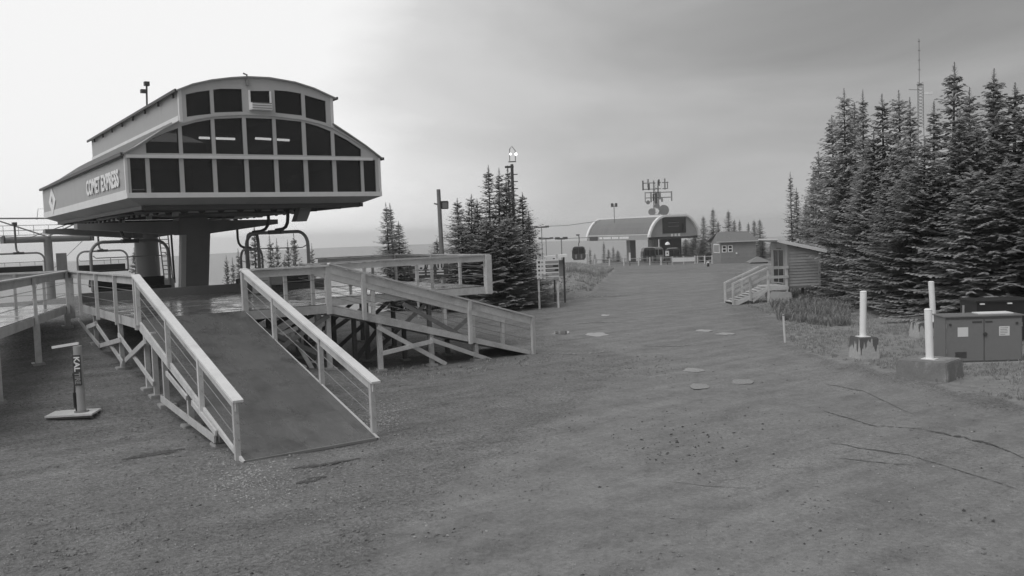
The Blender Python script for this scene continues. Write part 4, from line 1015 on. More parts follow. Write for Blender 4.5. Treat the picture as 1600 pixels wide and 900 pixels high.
# ------------------------------------------------------------------ far buildings
def hut():
    D0 = 128.; T = tag(empty('hut'), 'grey hut with dark pitched roof and white framed windows right of the gondola station', 'hut')
    F3 = np.array(HF.tolist()+[0]); R3 = np.array(HR.tolist()+[0])
    K = atD(1126, 405, D0); wr = unit(R3*.985+F3*.1); wf = unit(-R3*.02+F3*.99)
    T.matrix_world = Matrix(((wr[0], wf[0], 0, K[0]), (wr[1], wf[1], 0, K[1]), (0, 0, 1, K[2]), (0, 0, 0, 1)))
    Wd, Dp, H = 5.15, 4.5, 2.45
    bx('wall', sidingdk, T, (0, 0, -.8), (Wd, Dp, H))
    for k in range(7): bx('siding_board', sidingdk, T, (.02, -.03, .1+k*.345), (Wd-.02, -.0, .1+k*.345+.325))
    zr = H+1.3
    MB().prism([(-.7, -.5, H-.05), (Wd+.3, -.5, H-.05), (Wd-.4, Dp*.5, zr), (.2, Dp*.5, zr)], (0, 0, .1)).build('roof', shingle, T)
    MB().prism([(-.7, Dp+.5, H-.05), (Wd+.3, Dp+.5, H-.05), (Wd-.4, Dp*.5, zr), (.2, Dp*.5, zr)], (0, 0, .1)).build('roof', shingle, T)
    MB().prism([(.0, .02, H), (.0, Dp-.02, H), (.15, Dp*.5, zr-.1)], (.1, 0, 0)).build('gable', sidingdk, T)
    MB().prism([(Wd-.1, .02, H), (Wd-.1, Dp-.02, H), (Wd-.4, Dp*.5, zr-.1)], (.08, 0, 0)).build('gable', sidingdk, T)
    bm_('fascia', paintgrey, T, (-.7, -.52, H-.0), (Wd+.3, -.52, H-.0), .05, .14)
    for x in (.2, 1.08):
        w = bx('window', whitem, T, (x, -.09, .95), (x+.66, -.032, 1.95))
        for z in (1.06, 1.52): bx('pane', blackglass, w, (x+.12, -.1, z), (x+.54, -.091, z+.33))
    w = bx('window', whitem, T, (-.07, .3, .85), (-.005, 3.2, 2.15)); bx('pane', signgr, w, (-.08, .5, .98), (-.071, 3.0, 2.02))
    bx('meter_box', whitem, T, (2.2, -.12, .65), (2.4, -.032, .9))
hut()
def low_roof():
    c = atD(1186, 408, 118.); T = tag(empty('roof_vent_box', (c[0], c[1], gz(c[0], c[1])), -YAW), 'low box with shallow pyramid roof half sunk behind the crest right of the hut', 'shelter')
    zz = c[2]-gz(c[0], c[1]); MB().add([(-1.5, -1.2, zz-.1), (1.4, -1.2, zz-.1), (1.4, 1.2, zz-.1), (-1.5, 1.2, zz-.1), (-.2, 0, zz+.65)], [(0,1,2,3), (0,4,1), (1,4,2), (2,4,3), (3,4,0)]).build('roof', metalside, T)
    bx('body', darksteel, T, (-.9, -.9, -.4), (.9, .9, zz-.1))
low_roof()

def gondola_station():
    D0 = 150.; s = FPX/D0
    T = tag(empty('gondola_station'), 'far gondola station with rounded grey metal roof, white edging and dark end window', 'lift station')
    F3 = np.array(HF.tolist()+[0]); R3 = np.array(HR.tolist()+[0]); th = math.radians(31)
    K = atD(1014, 371, D0); wg = unit(R3*math.cos(th)+F3*math.sin(th)); wl = unit(-R3*math.sin(th)+F3*math.cos(th))
    T.matrix_world = Matrix(((wg[0], wl[0], 0, K[0]), (wg[1], wl[1], 0, K[1]), (0, 0, 1, K[2]), (0, 0, 0, 1)))
    W_, L_, H = 11.2, 17.6, 3.5
    prof = [(0, 0)]+[(.0, .25), (.2, .85), (.65, 1.7), (1.3, 2.5), (2.1, 3.1), (3.0, 3.42), (3.7, H), (8.3, H), (9.1, 3.1), (10.0, 2.3), (10.8, 1.2), (11.15, .5), (W_, 0)]
    up = [(x, z+.0) for x, z in prof]
    MB().prism([(x*.975+.12, .14, z*.97) for x, z in prof], (0, .12, 0)).build('end_wall', paintside, T)
    nb = 26
    for j in range(nb):
        y0, y1 = j*L_/nb, (j+1)*L_/nb-.06
        r = MB()
        sh = lambda y: 1-.0*max(0, (y-L_+3)/3)
        for a, b in zip(prof[1:-1], prof[2:]):
            q = [(a[0], y0, a[1]), (b[0], y0, b[1]), (b[0], y1, b[1]), (a[0], y1, a[1])]
            r.add(q+[(x, y, z-.08) for x, y, z in q], [(0,1,2,3), (7,6,5,4), (0,4,5,1), (1,5,6,2), (2,6,7,3), (3,7,4,0)])
        r.build('roof_panel', metalside, T)
    for y in (-.15, L_-.1):
        e = MB()
        for a, b in zip(prof[:-1], prof[1:]): e.beam((a[0], y+.1, a[1]+.02), (b[0], y+.1, b[1]+.02), .55, .34 if y < 0 else .3, (0, 0, 1) if abs(b[0]-a[0]) > abs(b[1]-a[1]) else (1, 0, 0))
        e.build('white_edging', whitem, T)
    bm_('ridge_flashing', whitem, T, (3.3, .4, H+.02), (3.3, L_-.3, H+.02), .9, .25)
    bx('side_band', paintside, T, (-.06, .2, -.42), (.1, L_, .55)); bx('side_trim', paintlite, T, (-.1, .3, .42), (-.061, L_-.2, .55))
    bx('underside', darksteel, T, (.1, .3, -.4), (W_-.1, L_-.2, -.1))
    w = bx('window', darksteel, T, (3.1, .05, .55), (8.3, .139, 3.2)); bx('pane', blackglass, w, (3.2, .03, .63), (8.2, .049, 3.12))
    for z in (1.7, 2.3): bx('glazing_bar', midsteel, w, (4.3, .015, z), (6.7, .028, z+.05))
    for k in range(3): bx('gable_symbol', letter, T, (4.9+k*.8, .07, -.02), (5.4+k*.8, .138, .46), bevel=.03)
    # long lettered strip on the left side (too small in the photo to read: light marks)
    bx('sign_back', darksteel, T, (-.1, L_-3.4, -.42), (-.061, L_-.9, .3))
    y = L_-3.9
    for wd_ in (.9, .3, 2.2, .28, 1.9, .28, 2.6):
        if wd_ > .5:
            nl = max(1, int(wd_/.42))
            for q in range(nl): bx('sign_letter', letter, T, (-.1, y-(q+.82)*wd_/nl, -.16), (-.062, y-q*wd_/nl, .22))
        y -= wd_
    gz0 = gz(K[0], K[1])-K[2]
    for x, y in ((3.9, 4.), (3.9, 10.)): bx('pillar', paintside, T, (x, y, gz0-1), (x+1.3, y+1.0, -.3))
    bx('pillar', darksteel, T, (5.2, 4.1, gz0-1), (5.45, 4.9, -.3))
    bx('operator_room', darksteel, T, (7.4, 3, gz0-.3), (9.8, 6, -.41))
    # masts, antennas on the roof
    R = tag(empty('antenna_tower'), 'dense cluster of antennas and round dishes on a lattice mast above the gondola station', 'antenna tower')
    A = atD(1026, 338, 156.); B = atD(1024, 282, 156.); za = gz(A[0], A[1]); R.location = (A[0], A[1], za); R.rotation_euler = (0, 0, -YAW)
    m = lambda px, py, dy=0.: ((px-1025)*156/FPX, dy, atD(1025, py, 156.)[2]-za)
    for sx in (-.35, .35):
        for sy in (-.35, .35): tb('mast_leg', midsteel, R, [(sx*1.6, sy*1.6, -1), (sx, sy, m(0, 282)[2])], .06, 5)
    for k in range(10):
        z0 = m(0, 345)[2]+k*.66
        tb('lattice', midsteel, R, [(-.35, -.35, z0), (.35, -.35, z0+.6)], .035, 4); tb('lattice', midsteel, R, [(.35, -.35, z0), (-.35, -.35, z0+.6)], .035, 4)
    for py, x0, x1 in ((286, 1004, 1044), (295.5, 1003, 1042), (301, 1008, 1048), (309, 1007, 1048)): tb('antenna_frame', darksteel, R, [m(x0, py, -.5), m(x1, py, -.5)], .07, 6)
    for px, p0, p1, w_, mt in ((1004, 282, 297, .22, darksteel), (1012, 280, 293, .3, signgr), (1013, 287, 297, .3, darksteel), (1025, 279, 292, .3, whitem), (1029, 281, 291, .22, darksteel), (1033, 279, 296, .2, whitem), (1038, 280, 297, .22, midsteel), (1042, 285, 296, .15, midsteel), (1048, 300, 315, .2, midsteel), (1007, 300, 316, .16, signgr), (1016, 300, 316, .25, midsteel), (1020, 303, 314, .3, darksteel), (1030, 300, 312, .3, midsteel), (1024, 302, 320, .4, darksteel), (1033, 310, 316, .3, midsteel)):
        a, b = m(px, p0), m(px, p1); bx('panel_antenna', mt, R, (a[0]-w_/2, -.8, b[2]), (a[0]+w_/2, -.55, a[2]))
    for px, py, r in ((1016.5, 331, .62), (1035, 329, .92), (1025, 322, .45), (1011, 316, .35)):
        a = m(px, py); tb('dish', midsteel, R, [(a[0], -.9, a[2]), (a[0], -.6, a[2]), (a[0], -.3, a[2])], [r, r*.95, r*.4], 18)
    a = m(1025, 330); tb('dish_cover', whitem, R, [(a[0], -1.1, a[2]), (a[0], -.8, a[2])], .3, 12)
    bx('dish_platform', whitem, R, (m(1015, 0)[0], -1.0, m(0, 337)[2]-.1), (m(1033, 0)[0], 0, m(0, 336)[2]))
    Q = tag(empty('loudspeaker_mast'), 'short mast with two dark box speakers at the left end of the gondola station roof', 'mast')
    p = atD(960, 343, 158.); z_ = atD(960, 318, 158.)[2]; Q.location = (p[0], p[1], p[2]-.6); Q.rotation_euler = (0, 0, -YAW); h = z_-p[2]+.6
    tb('pole', midsteel, Q, [(0, 0, 0), (0, 0, h-.1)], .07, 6); bm_('arm', midsteel, Q, (-.4, 0, h-.5), (.4, 0, h-.5), .07, .07)
    for x in (-.33, .38): bx('speaker_box', darksteel, Q, (x-.2, -.15, h-.6), (x+.2, .15, h+.05))
gondola_station()

def cabin(px, py, D, w, h, label, hang=False, light=False):
    p = atD(px, py, D); T = tag(empty('gondola_cabin', tuple(p), -YAW+random.uniform(-.3, .3)), label, 'gondola cabin', 'gondola cabins')
    prof = [(-.42, 0), (.42, 0), (.5, .12), (.5, .55), (.42, .93), (.3, 1), (-.3, 1), (-.42, .93), (-.5, .55), (-.5, .12)]
    P_ = [(x*w, -.8, (z-.5)*h) for x, z in prof]
    MB().prism(P_, (0, 1.6, 0)).build('shell', midsteel if light else mk('dark_cabin_shell', .05, .3, .1, 2), T, bevel=.04)
    bx('window', blackglass, T, (-.38*w, -.82, -.05*h), (-.03*w, -.801, .36*h)); bx('window', blackglass, T, (.03*w, -.82, -.05*h), (.38*w, -.801, .36*h))
    for s in (-1, 1): bx('side_window', blackglass, T, (s*.5*w-.012, -.6, -.05*h), (s*.5*w+.012, .6, .25*h))
    for k in (-.2, .2): bx('ski_rack', midsteel, T, (k*w-.12, -.9, -.45*h), (k*w+.12, -.83, -.12*h))
    bx('skirt', darksteel, T, (-.4*w, -.75, -.56*h), (.4*w, .75, -.5*h)); bx('roof_cap', paintgrey, T, (-.3*w, -.7, .5*h), (.3*w, .7, .53*h))
    if hang: tb('hanger', darksteel, T, [(0, 0, .5*h), (0, 0, .72*h), (.1, 0, .85*h), (.1, 0, 1.3*h), (-.1, 0, 1.4*h)], .07, 8); bx('grip', darksteel, T, (-.35, -.15, 1.38*h), (.2, .15, 1.48*h))
cabin(904.5, 395, 140., 2.1, 1.95, 'dark gondola cabin hanging from the cable left of the far station', hang=True)
cabin(1013, 398, 140., 2.1, 2.2, 'leftmost white framed gondola cabin parked under the far station', light=False)
cabin(1027, 397, 141., 1.8, 2.1, 'pale gondola cabin parked between two dark ones under the far station', light=True)
cabin(1051, 398, 139., 2.2, 2.0, 'rightmost dark gondola cabin under the far station beside a white notice')
def small_board(px, py, D, w, h, label, name='notice', mat=None, cat='notice'):
    p = atD(px, py, D); z = gz(p[0], p[1]); T = tag(empty(name, (p[0], p[1], z), -YAW), label, cat)
    zz = p[2]-z; bx('board', mat or signm, T, (-w/2, -.03, zz-h/2), (w/2, .03, zz+h/2)); bx('sign_post', darksteel, T, (-.05, .03, -.3), (.05, .1, zz+h/2-.05)); return T, zz
t_, z_ = small_board(1042.5, 396, 134., .55, .75, 'small white notice with a dark symbol in front of the rightmost cabin'); bx('symbol', signdk, t_, (-.1, -.04, z_-.1), (.1, -.031, z_+.12))
small_board(984, 401, 134., .25, 1.2, 'narrow pale upright panel left of the parked cabins')
t_ = tag(empty('dome_lamp', tuple(atD(1043, 380, 142.))), 'small white dome lamp under the far gondola station', 'lamp'); tb('dome', whitem, t_, [(0, 0, -.25), (0, 0, 0), (0, 0, .15), (0, 0, .22)], [.42, .36, .2, .05], 12); tb('stem', darksteel, t_, [(0, 0, .2), (0, 0, .9)], .04, 5)

def rail_fence(p0, p1, D0, D1, n, label, hgt=1.1, banner=None):
    a = atD(*p0, D0); b = atD(*p1, D1); T = tag(empty('fence', (a[0], a[1], gz(a[0], a[1]))), label, 'fence'); o = np.array([a[0], a[1], gz(a[0], a[1])])
    pts = []
    for k in range(n+1):
        q = a+(b-a)*k/n; z = gz(q[0], q[1]); pts.append(np.array([q[0], q[1], z])-o)
        bx('fence_post', wood, T, tuple(pts[-1]+[-.09, -.09, -.2]), tuple(pts[-1]+[.09, .09, hgt+.1]))
    for k in range(n):
        for z in (.45, .95): bm_('fence_rail', siding, T, pts[k]+[0, 0, hgt*z], pts[k+1]+[0, 0, hgt*z], .06, .09)
        if banner and k in banner: bm_('banner', paintlite, T, pts[k]+[-.08, -.08, hgt*.62], pts[k+1]+[-.08, -.08, hgt*.62], .03, hgt*.55)
rail_fence((930, 410), (998, 408), 137., 135., 3, 'low pale rail fence on the left side of the gondola station platform')
rail_fence((998, 410), (1086, 405), 133., 133., 5, 'pale post and rail fence in front of the parked gondola cabins', banner=(3, 4))
rail_fence((1090, 405), (1113, 402), 133., 128., 2, 'short rail fence between the gondola station and the hut')
t_, z_ = small_board(1106, 411, 104., .3, .35, 'small white topped post standing on the crest of the road', 'bollard_post', whitem, 'post')
bx('post', rubber, t_, (-.12, -.2, -.1), (.12, -.05, z_))
p = atD(917, 405, 136.); bx_ = tag(empty('rope_post', (p[0], p[1], gz(p[0], p[1]))), 'pale upright post at the left end of the gondola station fence', 'post'); tb('post', wood, bx_, [(0, 0, -.2), (0, 0, 2.0)], .14, 6); bx('post_cap', whitem, bx_, (-.17, -.17, 2.0), (.17, .17, 2.06))

# gondola ropes and towers
for (a, Da, b, Db, lb) in (((846, 354), 190., (932, 346), 165., 'upper gondola rope running left from the far station roof'), ((842, 371), 190., (921, 371), 160., 'lower gondola rope running left from the far station side')):
    rope('gondola_rope', [atD(*a, Da), (atD(*a, Da)+atD(*b, Db))/2-np.array([0, 0, .25]), atD(*b, Db)], lb, .05)
def gondola_tower(px, py, D, w, label):
    t = atD(px, py, D); z = gz(t[0], t[1]); T = tag(empty('gondola_tower', (t[0], t[1], z), -YAW), label, 'lift tower'); h = t[2]-z
    tb('tower_tube', midsteel, T, [(0, 0, -1), (0, 0, h)], [.1, .08], 10); tb('crossarm', darksteel, T, [(-w/2, 0, h), (w/2, 0, h)], .14, 8)
    for s in (-1, 1):
        bx('sheave_beam', darksteel, T, (s*w/2-.4, -.3, h-.1), (s*w/2+.4, .3, h+.28))
gondola_tower(846, 355, 190., 2.4, 'far gondola tower beside the upper right of the middle firs'); gondola_tower(853, 373, 195., 2.4, 'lower far gondola tower just right of the middle firs')
gondola_tower(877, 373, 150., 1.3, 'slim tower with dark twin lamps left of the hanging gondola cabin')
def lattice_mast():
    D = 75.; b = atD(1437, 200, D); t = atD(1436, 62, D); z = gz(b[0], b[1]); T = tag(empty('lattice_mast', (b[0], b[1], z), -YAW), 'thin lattice radio mast with a tall whip aerial rising behind the right firs', 'radio mast')
    zz = lambda py: atD(1436, py, D)[2]-z
    for sx, sy in ((-.22, -.2), (.22, -.2), (0, .25)): tb('mast_leg', midsteel, T, [(sx*1.5, sy*1.5, 0), (sx, sy, zz(132))], .03, 5)
    for k in range(14):
        h = zz(200)+k*.27; tb('lattice', midsteel, T, [(-.25, -.2, h), (.25, -.2, h+.25)], .02, 4); tb('lattice', midsteel, T, [(.25, -.2, h), (-.25, -.2, h+.25)], .02, 4)
    tb('whip_aerial', midsteel, T, [(0, 0, zz(132)), (0, 0, zz(62))], .03, 5); tb('aerial_collar', midsteel, T, [(-.2, 0, zz(133)), (.2, 0, zz(133))], .09, 6)
    for py in (66, 80, 95, 110): tb('dipole', midsteel, T, [(-.1, 0, zz(py)), (.1, 0, zz(py))], .03, 4)
    bm_('cross_arm', midsteel, T, (-.9, 0, zz(140)), (0, 0, zz(141)), .04, .04)
    bx('antenna_panel', whitem, T, (.25, -.2, zz(149)), (1.0, 0, zz(145)))
lattice_mast()

# ------------------------------------------------------------------ firs
def fir_crown_mesh(seed, H, R, sparse=1.0, low=.0, narrow=1.0):
    rs = np.random.RandomState(seed); V = []; F = []; Tn = []
    def quad(p, d, w, L, sag, tone, side):
        q1 = p+d*L*.55+np.array([0, 0, -sag*.3]); q2 = p+d*L+np.array([0, 0, -sag])
        b = len(V); V.extend([p-side*w*.35, p+side*w*.35, q1+side*w*.5, q1-side*w*.5, q2+side*w*.12, q2-side*w*.12])
        F.append((b, b+1, b+2, b+3)); F.append((b+3, b+2, b+4, b+5)); Tn.extend([tone*.5]*2+[tone*.85]*2+[tone]*2)  # shading put into the tone: dark twig base, paler top-lit tip
    h = H*low+.5
    while h < H-.55:
        t = h/H
        prof = (1-t)**.85*(.6+.4*min(1, t/.10))
        r = R*prof*narrow+.06
        nb = int(max(4, round((5+5*prof)*sparse)))
        a0 = rs.rand()*6.28
        for k in range(nb):
            a = a0+6.283*k/nb+rs.uniform(-.35, .35); L = r*rs.uniform(.55, 1.2)
            if rs.rand() < .06: L *= 1.25
            hz = h+rs.uniform(-.1, .1)
            el = np.interp(t, [0, .5, .85, 1], [-.34, -.18, .02, .35])+rs.uniform(-.1, .1)
            dx, dy = math.cos(a), math.sin(a); nn = max(3, int(L/.17)); sd = np.array([-dy, dx, 0])
            tone_b = rs.uniform(.6, 1.0)
            for j in range(nn):
                s = (j+.6)/nn; x = L*s; zz = hz+x*math.sin(el)+.22*L*s*s-.05*L*math.sin(3*s)
                p = np.array([dx*x*math.cos(el), dy*x*math.cos(el), zz])
                tl = (.12+.36*L*(1-s)*.8)*rs.uniform(.7, 1.2); tl = min(tl, .5)
                for sg in (-1, 1):
                    ang = rs.uniform(.6, 1.05); d = np.array([dx*math.cos(ang)-sg*dy*math.sin(ang), dy*math.cos(ang)+sg*dx*math.sin(ang), rs.uniform(-.25, .15)]); d /= np.linalg.norm(d)
                    s2 = np.cross(d, [0, 0, 1]); s2 = s2/np.linalg.norm(s2)+np.array([0, 0, rs.uniform(-.3, .3)])
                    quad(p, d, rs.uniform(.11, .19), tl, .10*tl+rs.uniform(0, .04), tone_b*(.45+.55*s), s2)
            d = np.array([dx, dy, math.sin(el)+.25]); d /= np.linalg.norm(d)
            quad(np.array([dx*L*.25, dy*L*.25, hz+L*.25*math.sin(el)]), d, .13, L*.8, .0, tone_b, sd)
        h += (.16+.17*(1-t))*rs.uniform(.7, 1.35)
    for k in range(26):
        a = rs.rand()*6.28; zk = H-.62+k*.023; lk = .20*(1-k/26.)+.05; d = np.array([math.cos(a)*.8, math.sin(a)*.8, .6]); quad(np.array([0, 0, zk]), d, .035, lk, 0, .8, np.array([-d[1], d[0], 0])/.8)
    for k in range(4):
        a = rs.rand()*6.28; d = np.array([math.cos(a)*.5, math.sin(a)*.5, 1]); d /= np.linalg.norm(d); quad(np.array([0, 0, H-.45+k*.04]), d, .05, .16, 0, .8, np.array([-d[1], d[0], 0])/.5)
    me = bpy.data.meshes.new('crown'); me.from_pydata([tuple(v) for v in V], [], F)
    at = me.attributes.new('tone', 'FLOAT', 'POINT'); at.data.foreach_set('value', np.array(Tn, np.float32)); me.materials.append(needle); return me
def trunk_mesh(H, r):
    b = MB(); b.tube([(0, 0, -.6), (0, 0, H*.3), (.03, 0, H*.7), (0, 0, H)], [r, r*.75, r*.35, .015], 8)
    rs = random.Random(int(H*100))
    for k in range(14):
        a = rs.uniform(0, 6.28); z = rs.uniform(.2, H*.4); l = rs.uniform(.3, .9); b.tube([(0, 0, z), (math.cos(a)*l, math.sin(a)*l, z-.1*l)], [.02, .008], 4, cap=False)
    return b.mesh('trunk', bark)
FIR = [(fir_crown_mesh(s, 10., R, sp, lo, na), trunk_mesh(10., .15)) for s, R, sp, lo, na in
       ((1, 2.9, 1.1, .0, 1.), (2, 2.6, 1.1, .0, 1.), (3, 3.1, 1.1, .03, 1.), (4, 2.0, 1.0, .0, .95), (5, 2.6, 1., .04, .95), (6, 1.75, .9, .0, .9))]
def fir(px, py, D, label, kind=0, w=1.0, group=None, top=True, name='fir_tree'):
    t = atD(px, py, D); z = gz(t[0], t[1]); H = t[2]-z
    if H < .6: H = .6
    T = tag(empty(name, (t[0], t[1], z), (px*1.7+D) % 6.28), label, 'fir tree', group)
    T.rotation_euler = (.02*math.sin(px), .02*math.cos(px*1.3), (px*1.7+D) % 6.28)
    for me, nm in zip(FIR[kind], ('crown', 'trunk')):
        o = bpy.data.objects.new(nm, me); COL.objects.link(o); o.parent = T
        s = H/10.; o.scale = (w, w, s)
    return T
G1 = 'firs in the tall stand at the right'
RIGHT = [
 (1237, 268, 60, 5, .62, 'slim fir at the far left of the right stand, behind the shed roof'), (1247, 292, 62, 3, .55, 'short fir just right of the slim one behind the shed'),
 (1262, 312, 60, 3, .7, 'low fir filling the gap behind the shed roof'), (1278, 236, 57, 1, .85, 'fir whose top steps down left of the first tall cluster'),
 (1268, 268, 59, 4, .75, 'lower fir at the left shoulder of the right stand'), (1302, 180, 53, 1, .9, 'fir forming the upper left edge of the tall stand'),
 (1324, 138, 50, 2, .95, 'dense topped tall fir at the left of the tall stand'), (1346, 141, 48, 5, .8, 'thin spiked fir right beside the dense topped left one'),
 (1337, 160, 52, 0, .95, 'fir between the dense topped left fir and the thin spiked one'), (1366, 205, 45, 1, .9, 'half hidden fir in the gap between two tall left tops'),
 (1380, 145, 45, 4, .95, 'tall pointed fir third among the big tops from the left'), (1397, 215, 43, 3, .9, 'shorter fir tucked in front of the third and fourth tall tops'),
 (1412, 140, 44, 2, .9, 'tall fir with a ragged top left of the lattice mast'), (1424, 152, 42, 3, .8, 'fir immediately left of the lattice mast foot'),
 (1442, 214, 38, 0, .9, 'lower fir directly below the lattice mast'), (1454, 158, 40, 5, 1.0, 'ragged thin fir just right of the lattice mast'),
 (1484, 96, 40, 4, .95, 'tallest fir of the right stand with a very sharp tip'), (1497, 170, 38, 1, .9, 'fir under the right flank of the tallest one'),
 (1508, 136, 42, 0, .85, 'slender topped fir between the two highest spires'), (1528, 190, 38, 2, .85, 'shorter fir in the dip left of the second highest spire'),
 (1549, 106, 39, 4, 1.0, 'second highest spire of the right stand'), (1566, 134, 41, 5, 1.1, 'fir with flat open branches right of the second highest spire'),
 (1583, 128, 38, 2, 1.05, 'bushy topped tall fir close to the right picture edge'), (1602, 165, 37, 1, 1.0, 'fir cut by the right picture edge'),
 (1640, 120, 40, 0, 1.0, 'tall fir just beyond the right picture edge'), (1322, 262, 49, 2, .9, 'front fir with low skirt nearest the shed wall'),
 (1348, 250, 44, 0, 1., 'front row fir standing above the leftmost bollard'), (1385, 268, 41, 1, 1., 'front row fir between the leftmost bollard and the back one'),
 (1428, 255, 39, 2, 1., 'front row fir behind the back bollard'), (1472, 262, 37.5, 4, 1.05, 'front row fir above the left end of the cabinet'),
 (1520, 258, 35, 0, 1.1, 'front row fir above the middle of the black storage box'), (1570, 245, 34.5, 1, 1.1, 'front row fir above the right end of the cabinet'),
 (1618, 235, 34, 2, 1.1, 'front row fir at the right picture edge')]
for a in RIGHT: fir(a[0], a[1], a[2], a[5], a[3], a[4]*(1.22 if a[1] < 240 and a[0] > 1290 else 1.0), G1)
G2 = 'firs in the clump between the deck and the far station'
MID = [(715, 309, 50, 1, .62, 'leftmost top of the middle clump, rounded'), (733, 303, 51, 0, .62, 'second top from the left in the middle clump'),
 (747, 310, 50, 3, .6, 'small pointed top left of the tallest middle fir'), (761, 258, 51, 4, .62, 'tallest and sharpest fir of the middle clump'),
 (776, 262, 52, 5, .75, 'slim fir right beside the tallest of the middle clump'), (787, 282, 51, 2, .6, 'fir just left of the thin lamp mast'),
 (797, 258, 53, 5, .65, 'thin bare topped fir close behind the lamp mast'), (812, 300, 51, 1, .6, 'fir on the right shoulder below the lamp mast'),
 (826, 332, 54, 3, .5, 'rightmost lower fir of the middle clump beside the trail board'), (722, 345, 48, 2, .62, 'front fir at the left foot of the middle clump'),
 (760, 335, 47.5, 0, .68, 'front fir in the centre of the middle clump'), (795, 335, 48, 2, .68, 'front fir at the right centre of the middle clump'), (812, 365, 49, 1, .5, 'low front fir at the right foot of the middle clump')]
for a in MID: fir(a[0], a[1], a[2], a[5], a[3], a[4]*1.35, G2)
G3 = 'small firs on the slope behind the deck'
BACK = [(605, 316, 50, 4, .5, 'taller of the lone firs left of the wooden light pole'), (612, 317, 51, 5, .55, 'thin twin top behind the lone fir left of the light pole'), (622, 345, 49.5, 1, .5, 'lower bushy fir leaning on the lone pair behind the deck rail'),
 (640, 392, 50, 2, .5, 'low fir just above the notice board with pale symbols'), (681, 372, 49, 2, .5, 'low fir at the foot of the wooden light pole'),
 (207, 386, 62, 1, .6, 'fir showing just left of the round rear pillar'), (352, 398, 60, 3, .42, 'small fir right of the front pillar'), (360, 402, 61, 5, .5, 'tiny slim fir beside the small one right of the front pillar'),
 (371, 388, 60, 5, .5, 'slim fir behind the left leg of the right hand chair frames'), (391, 352, 58, 5, .8, 'fir with open tiers seen inside the right hand chair frames'),
 (426, 366, 63, 5, .75, 'sparse fir behind the middle of the right hand chairs'), (433, 372, 63, 3, .5, 'fir closest behind the middle chair leg'), (449, 374, 64, 3, .5, 'thin fir left of the taller pair inside the rightmost chair'),
 (463, 360, 62, 4, .5, 'tallest fir inside the rightmost chair frame'), (456, 370, 64, 5, .5, 'thin fir leaning against the tallest inside the rightmost chair'), (484, 380, 63, 3, .42, 'fir just inside the right leg of the rightmost chair'),
 (441, 398, 62, 2, .45, 'low bushy fir between the trees inside the chair frames'), (500, 402, 64, 3, .45, 'low fir at the left end of the far deck rail')]
for a in BACK: fir(a[0], a[1], a[2], a[5], a[3], a[4]*1.25, G3)
G4 = 'distant firs around the gondola station and hut'
FAR = [(1086, 345, 170, 2, 1., 'far fir just right of the gondola station roof'), (1099, 336, 165, 0, .9, 'second far fir right of the gondola station'), (1113, 324, 168, 4, 1.1, 'tall far fir left of the hut roof'),
 (1121, 345, 172, 3, .9, 'low far fir right of the tall one left of the hut'), (1139, 327, 165, 4, 1.1, 'tall far fir rising behind the middle of the hut roof'), (1146, 342, 168, 3, .9, 'lower far fir leaning on the tall one behind the hut'),
 (1156, 343, 160, 5, .9, 'thin far fir behind the right half of the hut roof'), (1169, 347, 165, 5, .9, 'thin far fir at the right end of the hut roof'), (1178, 343, 160, 3, 1., 'far fir right of the hut roof'),
 (1187, 341, 150, 4, .9, 'tall slim far fir just right of the hut wall'), (1191, 372, 145, 3, .8, 'low far fir beside the right wall of the hut'), (1205, 378, 165, 3, .8, 'small far fir between hut and shed'),
 (1048, 332, 185, 5, .7, 'tiny fir tip above the gondola station roof'), (1071, 395-22, 165, 2, 1., 'far fir behind the right side of the parked cabins'), (921, 386, 178, 4, .7, 'slim far fir left under the gondola station'),
 (930, 395, 176, 2, .6, 'low far fir second from the left under the station'), (942, 377, 175, 5, .9, 'tall slim far fir under the left end of the station roof'), (951, 388, 176, 1, .7, 'far fir in the small group under the station roof'),
 (958, 384, 178, 3, .8, 'far fir in the middle of the group under the station roof'), (966, 390, 174, 2, .7, 'far fir against the left station pillar'), (985, 386, 178, 1, .9, 'far fir between the station pillar and the cabins'),
 (1098, 372, 150, 2, .9, 'low far fir between the station and the hut'), (1083, 375, 155, 1, .9, 'low far fir behind the right edge of the station')]
for a in FAR: fir(a[0], a[1], a[2], a[5], a[3], a[4], G4)

